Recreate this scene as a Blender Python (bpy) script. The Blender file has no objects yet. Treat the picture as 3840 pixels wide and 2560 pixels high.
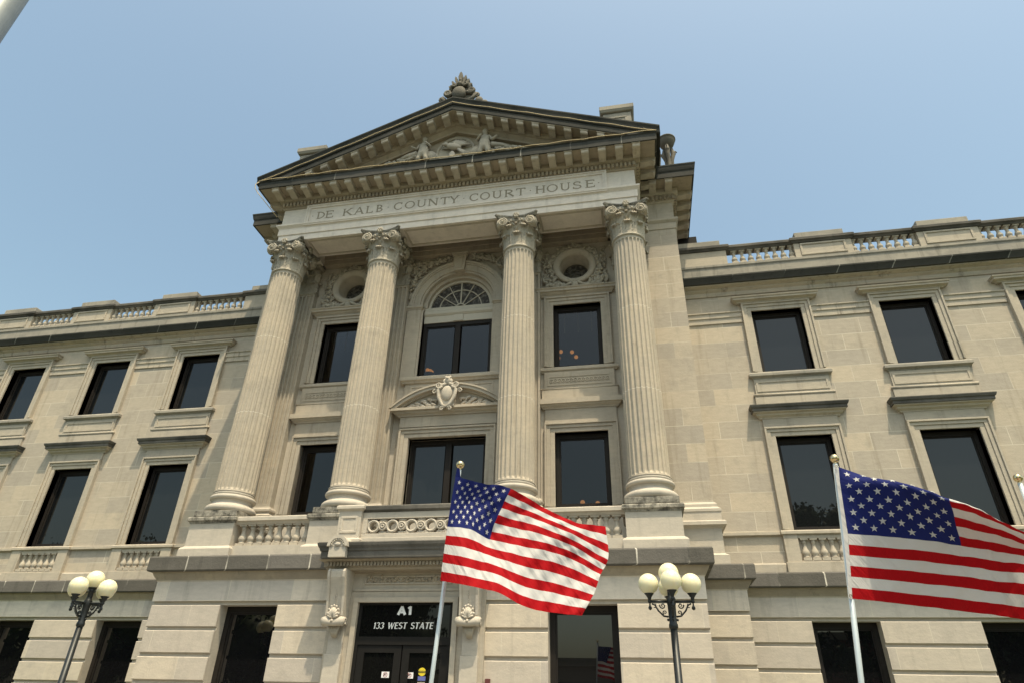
import bpy, math, random
from mathutils import Vector, Matrix, Euler
R = math.radians
H = 1.6                                   # camera height above the pavement; building levels below are given from the lens
scn = bpy.context.scene
col = scn.collection
random.seed(7)

# ------------------------------------------------------------------ materials
M = {}
def newmat(name):
    m = bpy.data.materials.new(name); m.use_nodes = True
    nt = m.node_tree; b = nt.nodes['Principled BSDF']
    M[name] = m
    return m, nt, b
def N(nt, t, **kw):
    n = nt.nodes.new(t)
    for k, v in kw.items():
        if k in n.inputs: n.inputs[k].default_value = v
        else: setattr(n, k, v)
    return n
def coords(nt, rnd=True):
    tc = N(nt, 'ShaderNodeTexCoord')
    if not rnd: return tc.outputs['Object']
    oi = N(nt, 'ShaderNodeObjectInfo')
    mul = N(nt, 'ShaderNodeMath', operation='MULTIPLY'); mul.inputs[1].default_value = 37.0
    nt.links.new(oi.outputs['Random'], mul.inputs[0])
    add = N(nt, 'ShaderNodeVectorMath', operation='ADD')
    nt.links.new(tc.outputs['Object'], add.inputs[0]); nt.links.new(mul.outputs[0], add.inputs[1])
    return add.outputs[0]
def mixc(nt, fac, a, b, mode='MIX'):
    n = nt.nodes.new('ShaderNodeMix'); n.data_type = 'RGBA'; n.blend_type = mode
    for s, v in ((0, fac), (6, a), (7, b)):
        if hasattr(v, 'links') or hasattr(v, 'is_linked'): nt.links.new(v, n.inputs[s])
        elif s == 0: n.inputs[0].default_value = v
        else: n.inputs[s].default_value = (*v, 1)
    return n.outputs[2]
def ramp(nt, src, p0, p1):
    n = N(nt, 'ShaderNodeMapRange'); n.inputs[1].default_value = p0; n.inputs[2].default_value = p1
    n.clamp = True
    nt.links.new(src, n.inputs[0]); return n.outputs[0]
def noise(nt, vec, scale, detail=4, rough=.6, sc=None):
    if sc is not None:
        mp = N(nt, 'ShaderNodeMapping'); mp.inputs['Scale'].default_value = sc
        nt.links.new(vec, mp.inputs['Vector']); vec = mp.outputs[0]
    n = N(nt, 'ShaderNodeTexNoise'); n.inputs['Scale'].default_value = scale
    n.inputs['Detail'].default_value = detail; n.inputs['Roughness'].default_value = rough
    nt.links.new(vec, n.inputs['Vector']); return n.outputs['Fac']

STONE_A = (.480, .422, .338); STONE_B = (.420, .378, .314); STONE_C = (.555, .490, .380)
def stone(name, a=STONE_A, b=STONE_B, dirt=.35, dirtcol=(.16, .145, .12), brick=None, mortar=(.62, .57, .47), bump=.25, streak=.35, msize=.007):
    m, nt, p = newmat(name)
    v = coords(nt, brick is None)
    big = noise(nt, v, .9, 3)
    c = mixc(nt, ramp(nt, big, .35, .65), a, b)
    if brick:
        w, h, off, zo, xo = brick
        sep = N(nt, 'ShaderNodeSeparateXYZ'); nt.links.new(v, sep.inputs[0])
        ad = N(nt, 'ShaderNodeMath', operation='ADD'); nt.links.new(sep.outputs[0], ad.inputs[0]); nt.links.new(sep.outputs[1], ad.inputs[1])
        cb = N(nt, 'ShaderNodeCombineXYZ'); nt.links.new(ad.outputs[0], cb.inputs[0]); nt.links.new(sep.outputs[2], cb.inputs[1])
        mp = N(nt, 'ShaderNodeMapping'); mp.inputs['Location'].default_value = (xo, -zo, 0); nt.links.new(cb.outputs[0], mp.inputs['Vector'])
        br = N(nt, 'ShaderNodeTexBrick', offset=off, offset_frequency=2, squash=1)
        br.inputs['Scale'].default_value = 1; br.inputs['Brick Width'].default_value = w; br.inputs['Row Height'].default_value = h
        br.inputs['Mortar Size'].default_value = msize; br.inputs['Mortar Smooth'].default_value = .3
        br.inputs['Color1'].default_value = (a[0] * 1.10, a[1] * 1.07, a[2] * 1.03, 1); br.inputs['Color2'].default_value = (b[0] * .90, b[1] * .90, b[2] * .93, 1)
        br.inputs['Bias'].default_value = 0; br.inputs['Mortar'].default_value = (*a, 1)
        nt.links.new(mp.outputs[0], br.inputs['Vector'])
        c = mixc(nt, .8, c, br.outputs['Color'])
        # mortar visible in some joints more than others
        mv = ramp(nt, noise(nt, v, 1.3, 2), .38, .62)
        mm = N(nt, 'ShaderNodeMath', operation='MULTIPLY'); nt.links.new(mv, mm.inputs[0]); nt.links.new(br.outputs['Fac'], mm.inputs[1])
        c_m = (mortar, mm.outputs[0])
    # bedding grain
    gr = noise(nt, v, 5, 5, .65, (1, 1, 3.2))
    c = mixc(nt, .75, c, mixc(nt, ramp(nt, gr, .3, .7), (.88, .88, .88), (1.08, 1.075, 1.06)), 'MULTIPLY')
    pat = noise(nt, v, 2.2, 5, .7)
    c = mixc(nt, ramp(nt, pat, .52, .85), c, tuple(x * .78 for x in b))
    # run-off stains
    st = noise(nt, v, 1.6, 4, .65, (3.2, 3.2, .28))
    f = ramp(nt, st, .56, .78)
    fm = N(nt, 'ShaderNodeMath', operation='MULTIPLY'); fm.inputs[1].default_value = streak; nt.links.new(f, fm.inputs[0])
    c = mixc(nt, fm.outputs[0], c, dirtcol)
    sp = noise(nt, v, 7, 6, .75)
    f2 = ramp(nt, sp, *((.42, .62) if dirt >= .9 else (.60, .78)))
    fm2 = N(nt, 'ShaderNodeMath', operation='MULTIPLY'); fm2.inputs[1].default_value = dirt; nt.links.new(f2, fm2.inputs[0])
    c = mixc(nt, fm2.outputs[0], c, dirtcol)
    if brick: c = mixc(nt, c_m[1], c, c_m[0])
    nt.links.new(c, p.inputs['Base Color'])
    p.inputs['Roughness'].default_value = .88
    if 'Specular IOR Level' in p.inputs: p.inputs['Specular IOR Level'].default_value = .25
    bp = N(nt, 'ShaderNodeBump'); bp.inputs['Strength'].default_value = bump; bp.inputs['Distance'].default_value = .02
    nt.links.new(noise(nt, v, 22, 6, .7), bp.inputs['Height']); nt.links.new(bp.outputs[0], p.inputs['Normal'])
    return m
stone('limestone', streak=.5, dirtcol=(.17, .14, .10))
stone('limestone_pale', (.52, .468, .392), (.475, .432, .37), dirt=.25, streak=.25)
stone('limestone_carved', (.47, .42, .335), (.37, .34, .285), dirt=.55, streak=.45, bump=.5)
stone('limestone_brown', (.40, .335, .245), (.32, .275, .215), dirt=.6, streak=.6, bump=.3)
stone('ashlar_wall', STONE_A, STONE_B, brick=(.96, .4465, .5, 3.97 + H, .42), dirt=.2, streak=.45, dirtcol=(.20, .165, .115))
stone('limestone_clean', (.72, .655, .58), (.66, .60, .535), dirt=.2, streak=.25)
stone('ashlar_frieze', (.61, .56, .49), (.53, .485, .425), brick=(1.42, .60, .0, 1.72 + H, .35), dirt=.25, streak=.4, msize=.010)
stone('rusticated_block', (.535, .48, .40), (.50, .45, .385), brick=(1.45, .477, .5, 1.20 + H, .30), dirt=.12, streak=.25, msize=.006)
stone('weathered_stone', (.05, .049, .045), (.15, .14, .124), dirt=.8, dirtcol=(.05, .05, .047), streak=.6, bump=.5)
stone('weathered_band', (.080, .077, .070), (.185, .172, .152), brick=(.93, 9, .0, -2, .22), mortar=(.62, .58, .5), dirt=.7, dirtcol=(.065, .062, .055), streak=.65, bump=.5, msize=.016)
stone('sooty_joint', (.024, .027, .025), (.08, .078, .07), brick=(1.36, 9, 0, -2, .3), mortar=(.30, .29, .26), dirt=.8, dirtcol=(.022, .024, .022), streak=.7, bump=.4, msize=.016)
stone('limestone_stained', STONE_A, STONE_B, dirt=.5, dirtcol=(.09, .08, .065), streak=.85)
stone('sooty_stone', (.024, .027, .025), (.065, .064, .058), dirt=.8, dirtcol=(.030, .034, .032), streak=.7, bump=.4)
stone('dark_carved', (.21, .19, .155), (.12, .112, .095), dirt=.7, streak=.7, bump=.5)
stone('grimy_stone', (.40, .37, .31), (.26, .245, .21), dirt=.9, dirtcol=(.05, .048, .042), streak=.8)
stone('grey_parapet', (.36, .33, .275), (.26, .245, .215), dirt=.6, dirtcol=(.10, .095, .085), streak=.65)

def plain(name, colr, rough=.6, metal=0, spec=.5, var=0, vscale=8):
    m, nt, p = newmat(name)
    if var:
        v = coords(nt)
        c = mixc(nt, noise(nt, v, vscale, 5), tuple(x * (1 - var) for x in colr), tuple(min(1, x * (1 + var)) for x in colr))
        nt.links.new(c, p.inputs['Base Color'])
    else: p.inputs['Base Color'].default_value = (*colr, 1)
    p.inputs['Roughness'].default_value = rough; p.inputs['Metallic'].default_value = metal
    p.inputs['Specular IOR Level'].default_value = spec
    return m
plain('bronze_frame', (.018, .015, .013), .6, 0, .2, .3)
plain('door_frame_dark', (.014, .013, .012), .6, 0, .15, .25)
plain('pale_frame', (.50, .46, .38), .6, 0, .3, .1)
plain('pale_mortar', (.60, .57, .50), .9, 0, .1, .1)
plain('painted_cut_shade', (.30, .26, .20), .95, 0, .1, .2, 20)  # dark tone stands in for shade inside cut letters; letters sit proud
plain('lettering_white', (.78, .78, .76), .5)
plain('lamp_iron', (.020, .023, .024), .42, .3, .5, .35, 30)
plain('aluminium', (.22, .24, .235), .42, .55, .4, .25, 9)
plain('white_pole', (.50, .56, .58), .35, .25, .5, .06, 10)
plain('gold_ball', (.72, .57, .32), .14, 1.0)
plain('brass_eyelet', (.30, .27, .2), .3, .9)
plain('cable_tan', (.56, .45, .27), .7)
plain('room_dark', (.012, .011, .010), .9)
plain('sticker_white', (.80, .79, .80), .5); plain('sticker_red', (.35, .05, .04), .5); plain('sticker_black', (.02, .018, .02), .5)
plain('sticker_yellow', (.72, .56, .03), .5); plain('sticker_blue', (.12, .14, .38), .5); plain('sticker_cream', (.36, .31, .24), .6)
plain('red_box', (.12, .03, .03), .5)
plain('bark', (.07, .055, .04), .9, 0, .2, .4); plain('asphalt', (.05, .05, .052), .9, 0, .2, .3); plain('concrete', (.20, .195, .18), .9, 0, .2, .15, 3)
plain('grass', (.06, .08, .03), .95, 0, .1, .4, 6); plain('paint_white', (.75, .75, .72), .7)
plain('brick_facade', (.20, .10, .07), .9, 0, .2, .2, 5); plain('tan_facade', (.34, .28, .2), .9, 0, .2, .15, 4); plain('shop_dark', (.02, .02, .022), .3)
plain('roof_gravel', (.16, .155, .15), .95, 0, .1, .2)
def glass(name, base, ior, rough=.01):
    m, nt, p = newmat(name)
    p.inputs['Base Color'].default_value = (*base, 1); p.inputs['Roughness'].default_value = rough
    p.inputs['IOR'].default_value = ior
    v = coords(nt)
    bp = N(nt, 'ShaderNodeBump'); bp.inputs['Strength'].default_value = .02; bp.inputs['Distance'].default_value = .02
    nt.links.new(noise(nt, v, 1.1, 1), bp.inputs['Height']); nt.links.new(bp.outputs[0], p.inputs['Normal'])
    return m
glass('window_glass', (.008, .009, .010), 1.52)
glass('door_glass', (.006, .006, .006), 1.42)
glass('tinted_glass', (.006, .006, .007), 1.72)
def seethrough(name, tint, ior):
    m, nt, p = newmat(name)
    out = nt.nodes['Material Output']
    tr = N(nt, 'ShaderNodeBsdfTransparent'); tr.inputs[0].default_value = (*tint, 1)
    gl = N(nt, 'ShaderNodeBsdfGlossy'); gl.inputs['Roughness'].default_value = .01
    fr = N(nt, 'ShaderNodeFresnel'); fr.inputs[0].default_value = ior
    mx = N(nt, 'ShaderNodeMixShader')
    nt.links.new(fr.outputs[0], mx.inputs[0]); nt.links.new(tr.outputs[0], mx.inputs[1]); nt.links.new(gl.outputs[0], mx.inputs[2])
    nt.links.new(mx.outputs[0], out.inputs['Surface'])
seethrough('clear_dark_glass', (.38, .38, .39), 1.52)
def fanglass():
    m, nt, p = newmat('leaded_glass')
    v = coords(nt, False)
    n = noise(nt, v, 9, 5, .7)
    c = mixc(nt, ramp(nt, n, .45, .68), (.035, .03, .026), (.20, .185, .16))
    nt.links.new(c, p.inputs['Base Color']); p.inputs['Roughness'].default_value = .5; p.inputs['Specular IOR Level'].default_value = .25
fanglass()
def globe_mat():
    m, nt, p = newmat('cream_globe')
    p.inputs['Base Color'].default_value = (.77, .725, .51, 1); p.inputs['Roughness'].default_value = .30
    p.inputs['Subsurface Weight'].default_value = .5; p.inputs['Subsurface Radius'].default_value = (.06, .05, .025); p.inputs['Subsurface Scale'].default_value = 1
globe_mat()
m, nt, p = newmat('glowing_globe'); p.inputs['Base Color'].default_value = (.8, .5, .2, 1)
p.inputs['Emission Color'].default_value = (1, .42, .10, 1); p.inputs['Emission Strength'].default_value = 1.5
def cloth(name, c):
    m, nt, p = newmat(name)
    v = coords(nt, False)
    out = nt.nodes['Material Output']
    p.inputs['Base Color'].default_value = (*c, 1); p.inputs['Roughness'].default_value = .75
    p.inputs['Specular IOR Level'].default_value = .12
    bp = N(nt, 'ShaderNodeBump'); bp.inputs['Strength'].default_value = .8; bp.inputs['Distance'].default_value = .016
    rt = N(nt, 'ShaderNodeMapping'); rt.inputs['Rotation'].default_value = (0, R(35), 0); nt.links.new(v, rt.inputs['Vector'])
    nt.links.new(noise(nt, rt.outputs[0], 9, 3, .6, (3, 1, .5)), bp.inputs['Height']); nt.links.new(bp.outputs[0], p.inputs['Normal'])
    tl = N(nt, 'ShaderNodeBsdfTranslucent'); tl.inputs[0].default_value = (*c, 1)
    mx = N(nt, 'ShaderNodeMixShader'); mx.inputs[0].default_value = .28
    nt.links.new(p.outputs[0], mx.inputs[1]); nt.links.new(tl.outputs[0], mx.inputs[2]); nt.links.new(mx.outputs[0], out.inputs['Surface'])
cloth('flag_red', (.38, .005, .009)); cloth('flag_white', (.62, .61, .60)); cloth('flag_blue', (.014, .021, .125)); cloth('flag_star', (.60, .60, .60))
def leafmat():
    m, nt, p = newmat('leaf_green')
    v = coords(nt)
    c = mixc(nt, ramp(nt, noise(nt, v, 2, 3), .35, .65), (.020, .038, .010), (.05, .085, .022))
    nt.links.new(c, p.inputs['Base Color']); p.inputs['Roughness'].default_value = .6
leafmat()

# ------------------------------------------------------------------ mesh builder
class MB:
    def __init__(s): s.v = []; s.f = []; s.sm = []; s.mi = []
    def add(s, vs, fs, smooth=False, mi=0):
        o = len(s.v); s.v += [tuple(p) for p in vs]
        for f in fs: s.f.append(tuple(i + o for i in f)); s.sm.append(smooth); s.mi.append(mi)
        return s
    def box(s, x0, x1, y0, y1, z0, z1, mi=0):
        if x0 > x1: x0, x1 = x1, x0
        if y0 > y1: y0, y1 = y1, y0
        if z0 > z1: z0, z1 = z1, z0
        vs = [(x, y, z) for x in (x0, x1) for y in (y0, y1) for z in (z0, z1)]
        return s.add(vs, [(0, 1, 3, 2), (4, 6, 7, 5), (0, 4, 5, 1), (2, 3, 7, 6), (0, 2, 6, 4), (1, 5, 7, 3)], mi=mi)
    def poly(s, pts, y0, y1, mi=0, smooth=False):     # outline in XZ, extruded from y0 (front) to y1
        a = sum(pts[i][0] * pts[(i + 1) % len(pts)][1] - pts[(i + 1) % len(pts)][0] * pts[i][1] for i in range(len(pts)))
        if a < 0: pts = pts[::-1]
        n = len(pts)
        vs = [(x, y0, z) for x, z in pts] + [(x, y1, z) for x, z in pts]
        fs = [tuple(range(n)), tuple(range(2 * n - 1, n - 1, -1))]
        s.add(vs, fs, mi=mi)
        o = len(s.v) - 2 * n
        for i in range(n):
            j = (i + 1) % n; s.f.append((o + i, o + n + i, o + n + j, o + j)); s.sm.append(smooth); s.mi.append(mi)
        return s
    def polyx(s, pts, x0, x1, mi=0):                  # outline in YZ, extruded along X
        n = len(pts)
        a = sum(pts[i][0] * pts[(i + 1) % n][1] - pts[(i + 1) % n][0] * pts[i][1] for i in range(n))
        if a < 0: pts = pts[::-1]
        vs = [(x0, y, z) for y, z in pts] + [(x1, y, z) for y, z in pts]
        fs = [tuple(range(n - 1, -1, -1)), tuple(range(n, 2 * n))]
        for i in range(n):
            j = (i + 1) % n; fs.append((i, j, n + j, n + i))
        return s.add(vs, fs, mi=mi)
    def sweep(s, path, prof, mi=0, dz=None):          # closed profile (out, z) along an open plan path, mitred corners
        k = len(path); n = len(prof)
        a = sum(prof[i][0] * prof[(i + 1) % n][1] - prof[(i + 1) % n][0] * prof[i][1] for i in range(n))
        if a > 0: prof = prof[::-1]
        dirs = []
        for i in range(k - 1):
            dx, dy = path[i + 1][0] - path[i][0], path[i + 1][1] - path[i][1]; L = math.hypot(dx, dy); dirs.append((dx / L, dy / L))
        vs = []
        for i in range(k):
            if i == 0: d = dirs[0]; mx, my = d[1], -d[0]
            elif i == k - 1: d = dirs[-1]; mx, my = d[1], -d[0]
            else:
                a1, b1 = dirs[i - 1], dirs[i]; n1 = (a1[1], -a1[0]); n2 = (b1[1], -b1[0])
                q = 1 + n1[0] * n2[0] + n1[1] * n2[1]; mx, my = (n1[0] + n2[0]) / q, (n1[1] + n2[1]) / q
            e = dz[i] if dz else 0
            for o_, z in prof: vs.append((path[i][0] + mx * o_, path[i][1] + my * o_, z + e))
        fs = []
        for i in range(k - 1):
            for j in range(n):
                jn = (j + 1) % n; fs.append((i * n + j, i * n + jn, (i + 1) * n + jn, (i + 1) * n + j))
        fs.append(tuple(range(n - 1, -1, -1))); fs.append(tuple((k - 1) * n + j for j in range(n)))
        return s.add(vs, fs, mi=mi)
    def lathe(s, prof, cx=0, cy=0, cz=0, n=24, smooth=True, cap=True, mi=0):   # (r, z) bottom to top
        vs = []; fs = []
        for r, z in prof:
            for i in range(n):
                a = 2 * math.pi * i / n; vs.append((cx + r * math.cos(a), cy + r * math.sin(a), cz + z))
        for k in range(len(prof) - 1):
            for i in range(n):
                j = (i + 1) % n; fs.append((k * n + i, k * n + j, (k + 1) * n + j, (k + 1) * n + i))
        s.add(vs, fs, smooth, mi)
        if cap:
            o = len(s.v) - len(vs)
            for f in (tuple(o + i for i in range(n - 1, -1, -1)), tuple(o + (len(prof) - 1) * n + i for i in range(n))):
                s.f.append(f); s.sm.append(False); s.mi.append(mi)
        return s
    def ball(s, c, r, n=12, m=8, rot=None, mi=0):
        if not hasattr(r, '__len__'): r = (r, r, r)
        vs = []; fs = []
        for k in range(1, m):
            t = math.pi * k / m
            for i in range(n):
                a = 2 * math.pi * i / n; vs.append(Vector((r[0] * math.sin(t) * math.cos(a), r[1] * math.sin(t) * math.sin(a), -r[2] * math.cos(t))))
        vs.append(Vector((0, 0, -r[2]))); vs.append(Vector((0, 0, r[2]))); b, t_ = len(vs) - 2, len(vs) - 1
        for k in range(m - 2):
            for i in range(n):
                j = (i + 1) % n; fs.append((k * n + i, k * n + j, (k + 1) * n + j, (k + 1) * n + i))
        for i in range(n):
            j = (i + 1) % n; fs.append((b, j, i)); fs.append((t_, (m - 2) * n + i, (m - 2) * n + j))
        if rot: vs = [rot @ v for v in vs]
        c = Vector(c)
        return s.add([c + v for v in vs], fs, True, mi)
    def tube(s, pts, r, n=8, cap=True, mi=0, smooth=True):
        pts = [Vector(p) for p in pts]; k = len(pts)
        rs = r if hasattr(r, '__len__') else [r] * k
        vs = []; fs = []; up = None
        for i in range(k):
            t = (pts[min(i + 1, k - 1)] - pts[max(i - 1, 0)]).normalized()
            if up is None: up = t.orthogonal().normalized()
            else:
                up = up - t * up.dot(t)
                up = up.normalized() if up.length > 1e-6 else t.orthogonal().normalized()
            w = t.cross(up)
            for j in range(n):
                a = 2 * math.pi * j / n; vs.append(pts[i] + (up * math.cos(a) + w * math.sin(a)) * rs[i])
        for i in range(k - 1):
            for j in range(n):
                jn = (j + 1) % n; fs.append((i * n + j, i * n + jn, (i + 1) * n + jn, (i + 1) * n + j))
        if cap: fs.append(tuple(range(n - 1, -1, -1))); fs.append(tuple((k - 1) * n + j for j in range(n)))
        return s.add(vs, fs, smooth, mi)
    def wall(s, x0, x1, z0, z1, y0, y1, holes=()):
        xs = sorted({x0, x1, *[h[i] for h in holes for i in (0, 1)]}); zs = sorted({z0, z1, *[h[i] for h in holes for i in (2, 3)]})
        xs = [x for x in xs if x0 <= x <= x1]; zs = [z for z in zs if z0 <= z <= z1]
        for j in range(len(zs) - 1):
            run = None
            for i in range(len(xs) - 1):
                cx, cz = (xs[i] + xs[i + 1]) / 2, (zs[j] + zs[j + 1]) / 2
                hole = any(h[0] < cx < h[1] and h[2] < cz < h[3] for h in holes)
                if not hole and run is None: run = xs[i]
                if hole and run is not None: s.box(run, xs[i], y0, y1, zs[j], zs[j + 1]); run = None
            if run is not None: s.box(run, xs[-1], y0, y1, zs[j], zs[j + 1])
        return s
    def ring(s, hx, z0, z1, w, y0, y1, top=None, bottom=0, cx=0):      # rectangular frame lying outside hx / z1
        t = w if top is None else top
        s.box(cx - hx - w, cx - hx, y0, y1, z0, z1); s.box(cx + hx, cx + hx + w, y0, y1, z0, z1)
        s.box(cx - hx - w, cx + hx + w, y0, y1, z1, z1 + t)
        if bottom: s.box(cx - hx - w, cx + hx + w, y0, y1, z0 - bottom, z0)
        return s
    def spiral(s, c, r0, turns, tr, u, v, sgn=1, start=0, n=6, mi=0, shrink=.12):
        c = Vector(c); u = Vector(u); v = Vector(v); pts = []; rad = []
        K = int(turns * 14)
        for i in range(K + 1):
            t = i / K; rr = r0 * (1 - t) + r0 * shrink * t; a = start + sgn * turns * 2 * math.pi * t
            pts.append(c + u * rr * math.cos(a) + v * rr * math.sin(a)); rad.append(tr * (1 - .45 * t))
        return s.tube(pts, rad, n, mi=mi)
    def mirror(s):
        o = MB(); o.v = [(-x, y, z) for x, y, z in s.v]; o.f = [f[::-1] for f in s.f]; o.sm = list(s.sm); o.mi = list(s.mi); return o
    def join(s, o, off=(0, 0, 0)):
        k = len(s.v); s.v += [(x + off[0], y + off[1], z + off[2]) for x, y, z in o.v]
        s.f += [tuple(i + k for i in f) for f in o.f]; s.sm += o.sm; s.mi += o.mi; return s
    def build(s, name, mats, parent=None, loc=None, lift=True, bevel=0, local=None):
        me = bpy.data.meshes.new(name)
        dz = H if lift else 0
        lo = local or (0, 0, 0)
        me.from_pydata([(x - lo[0], y - lo[1], z + dz - lo[2]) for x, y, z in s.v], [], s.f)
        me.polygons.foreach_set('use_smooth', s.sm); me.polygons.foreach_set('material_index', s.mi)
        for mt in (mats if isinstance(mats, (list, tuple)) else [mats]): me.materials.append(M[mt])
        me.update()
        o = bpy.data.objects.new(name, me); col.objects.link(o)
        if parent: o.parent = parent
        o.location = loc or local or (0, 0, 0)
        if bevel:
            b = o.modifiers.new('bevel', 'BEVEL'); b.width = bevel; b.segments = 1; b.limit_method = 'ANGLE'; b.angle_limit = R(40)
        return o
def tag(o, label=None, cat=None, group=None, kind=None):
    for k, v in (('label', label), ('category', cat), ('group', group), ('kind', kind)):
        if v: o[k] = v
    return o
def empty(name, loc=(0, 0, 0), parent=None):
    o = bpy.data.objects.new(name, None); col.objects.link(o); o.location = loc; o.empty_display_size = .3
    if parent: o.parent = parent
    return o
def copy_tree(o, parent=None, loc=None):
    c = o.copy(); col.objects.link(c)
    if parent is not None: c.parent = parent
    if loc is not None: c.location = loc
    for ch in list(o.children): copy_tree(ch, c)
    return c

house = tag(empty('courthouse'), 'pale limestone county courthouse with four fluted columns under a carved pediment', 'courthouse')

# ------------------------------------------------------------------ reference planes (y) and edges (x)
WW, WB = 2.05, 1.94          # wing wall, wing base
PW, PB = 1.06, .905          # pavilion wall, pavilion base
FB = -.72                    # portico base front
XB, XPB, XP = 5.59, 6.53, 6.15
WEND = 20.2
BAYS = (8.54, 11.71, 14.88, 18.05)
GND = -1.5                   # foot of the building, from the lens

# ------------------------------------------------------------------ WINGS
def wing(side):
    f = (lambda b: b) if side > 0 else (lambda b: b.mirror())
    w = MB(); holes = []
    for c in BAYS: holes += [(c - .63, c + .63, 3.53, 5.75), (c - .63, c + .63, 7.49, 9.31)]
    w.wall(XP - .6, WEND, 2.55, 9.86, WW, WW + .5, holes)
    w.box(XP - .6, WEND, WW + .02, WW + .5, 9.86, 10.9)
    f(w).build('wing_wall', 'ashlar_wall', house)
    # entablature of the wing
    e = MB()
    segs = []; x = XP - .3
    for c in BAYS: segs.append((x, c - .875)); x = c + .875
    segs.append((x, WEND))
    for a, b in segs:
        e.polyx([(WW + .05, 9.0), (WW - .035, 9.0), (WW - .035, 9.14), (WW - .06, 9.16), (WW - .06, 9.28), (WW - .09, 9.30), (WW - .09, 9.33), (WW + .05, 9.33)], a, b)
    e.polyx([(WW + .05, 9.87), (WW - .03, 9.87), (WW - .05, 9.93), (WW - .05, 9.98), (WW - .12, 10.03), (WW - .12, 10.07), (WW - .25, 10.10), (WW - .25, 10.13), (WW + .05, 10.13)], XP - .3, WEND)
    f(e).build('wing_entablature', 'limestone_stained', house)
    k = MB(); k.polyx([(WW + .1, 10.132), (WW - .30, 10.132), (WW - .31, 10.16), (WW - .33, 10.2), (WW - .37, 10.27), (WW - .385, 10.29), (WW - .385, 10.33), (WW - .1, 10.40), (WW + .1, 10.40)], XP - .3, WEND)
    f(k).build('wing_cornice', 'sooty_joint', house)
    # parapet
    p = MB(); p.polyx([(WW + .3, 10.38), (WW - .06, 10.38), (WW - .06, 10.80), (WW - .09, 10.84), (WW - .09, 10.90), (WW + .3, 10.90)], XP - .3, WEND)
    for c in BAYS:
        p.box(c - .98, c + .98, WW - .03, WW + .17, 10.90, 10.955)
    f(p).build('parapet_base', 'grey_parapet', house)
    piers = [(XP - .3, 7.55)] + [(c + .83, c + 2.34) for c in BAYS[:-1]] + [(BAYS[-1] + .83, WEND)]
    for a, b in piers:
        q = MB(); r = MB()
        q.box(a, b, WW - .06, WW + .24, 10.902, 11.40)
        if a > XP:
            q.ring((b - a) / 2 - .22, 11.03, 11.32, .06, WW - .085, WW - .06, bottom=.06, cx=(a + b) / 2)
        pq = f(q).build('parapet_pier', 'limestone', house, bevel=.006)
        r.box(a + .10 if a > XP else a, b - .12, WW - .02, WW + .3, 11.575, 11.81)
        f(r).build('pier_block', 'grey_parapet', pq, bevel=.012)
    rl = MB()
    ra = XP - .3
    path = [(ra, WW - .03)]
    for a, b in piers:
        if a > XP: path += [(a - .03, WW - .03), (a - .03, WW - .09)]
        else: path = [(ra, WW - .09)]
        path += [(b + .03, WW - .09), (b + .03, WW - .03)]
    if path[-1][0] > WEND: path = path[:-1]
    rl.sweep(path, [(-.25, 11.402), (.0, 11.402), (.02, 11.44), (.06, 11.47), (.06, 11.54), (.03, 11.574), (-.25, 11.574)])
    rob = f(rl).build('parapet_balustrade', 'weathered_stone', house)
    return rob
wr = wing(1); wl = wing(-1)
def baluster_mesh(h, r):
    b = MB(); b.box(-r, r, -r, r, 0, h * .13)
    b.lathe([(r * .72, h * .13), (r * .80, h * .16), (r * .72, h * .20), (r * .62, h * .22), (r * .86, h * .28), (r * .95, h * .36), (r * .82, h * .45), (r * .55, h * .56), (r * .46, h * .68), (r * .5, h * .78), (r * .66, h * .81), (r * .66, h * .84), (r * .55, h * .86), (r * .85, h * .92)], n=16)
    b.box(-r * .9, r * .9, -r * .9, r * .9, h * .92, h)
    return b
proto_b = {}
def balusters(key, h, r, parent, xs, y, z, mat='limestone'):
    for x in xs:
        if key not in proto_b:
            o = baluster_mesh(h, r).build('baluster', mat, parent, lift=False); proto_b[key] = o
        else:
            o = proto_b[key].copy(); col.objects.link(o); o.parent = parent
        o.location = (x, y, z + H)
for rob, s in ((wr, 1), (wl, -1)):
    for c in BAYS:
        balusters('roof', .45, .085, rob, [s * (c - .77 + .22 * i) for i in range(8)], WW + .07, 10.952)

# windows of the wings -------------------------------------------------------
def dark_frame(hx, z0, z1, y, w=.085, top=.11, mull=0, nm='bronze_frame'):
    b = MB(); b.ring(hx - w, z0 + w, z1 - top, w, y, y + .09, top=top, bottom=w)
    b.ring(hx - w - .035, z0 + w + .035, z1 - top - .035, .035, y + .03, y + .085, bottom=.035)
    if mull: b.box(-mull, mull, y - .012, y + .09, z0 + w, z1 - top)
    return b
def pane(hx, z0, z1, y, mull=0, w=.12):
    b = MB()
    if mull: b.box(-hx + w, -mull, y, y + .012, z0 + w, z1 - w); b.box(mull, hx - w, y, y + .012, z0 + w, z1 - w)
    else: b.box(-hx + w, hx - w, y, y + .012, z0 + w, z1 - w)
    return b
def cap_sweep(b, hx, y, prof, depth=.2):
    b.sweep([(-hx, y + depth), (-hx, y), (hx, y), (hx, y + depth)], prof)
def arch_ring(b, hx, z0, z1, y, w=.24, crisp=True):     # moulded architrave, y = wall plane
    b.ring(hx, z0, z1, w * .45, y - .045, y + .22, top=w * .42)
    b.ring(hx + w * .45, z0, z1 + w * .42, w * .35, y - .07, y + .1, top=w * .34)
    b.ring(hx + w * .80, z0, z1 + w * .76, w * .20, y - .105, y + .05, top=w * .2)
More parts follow.
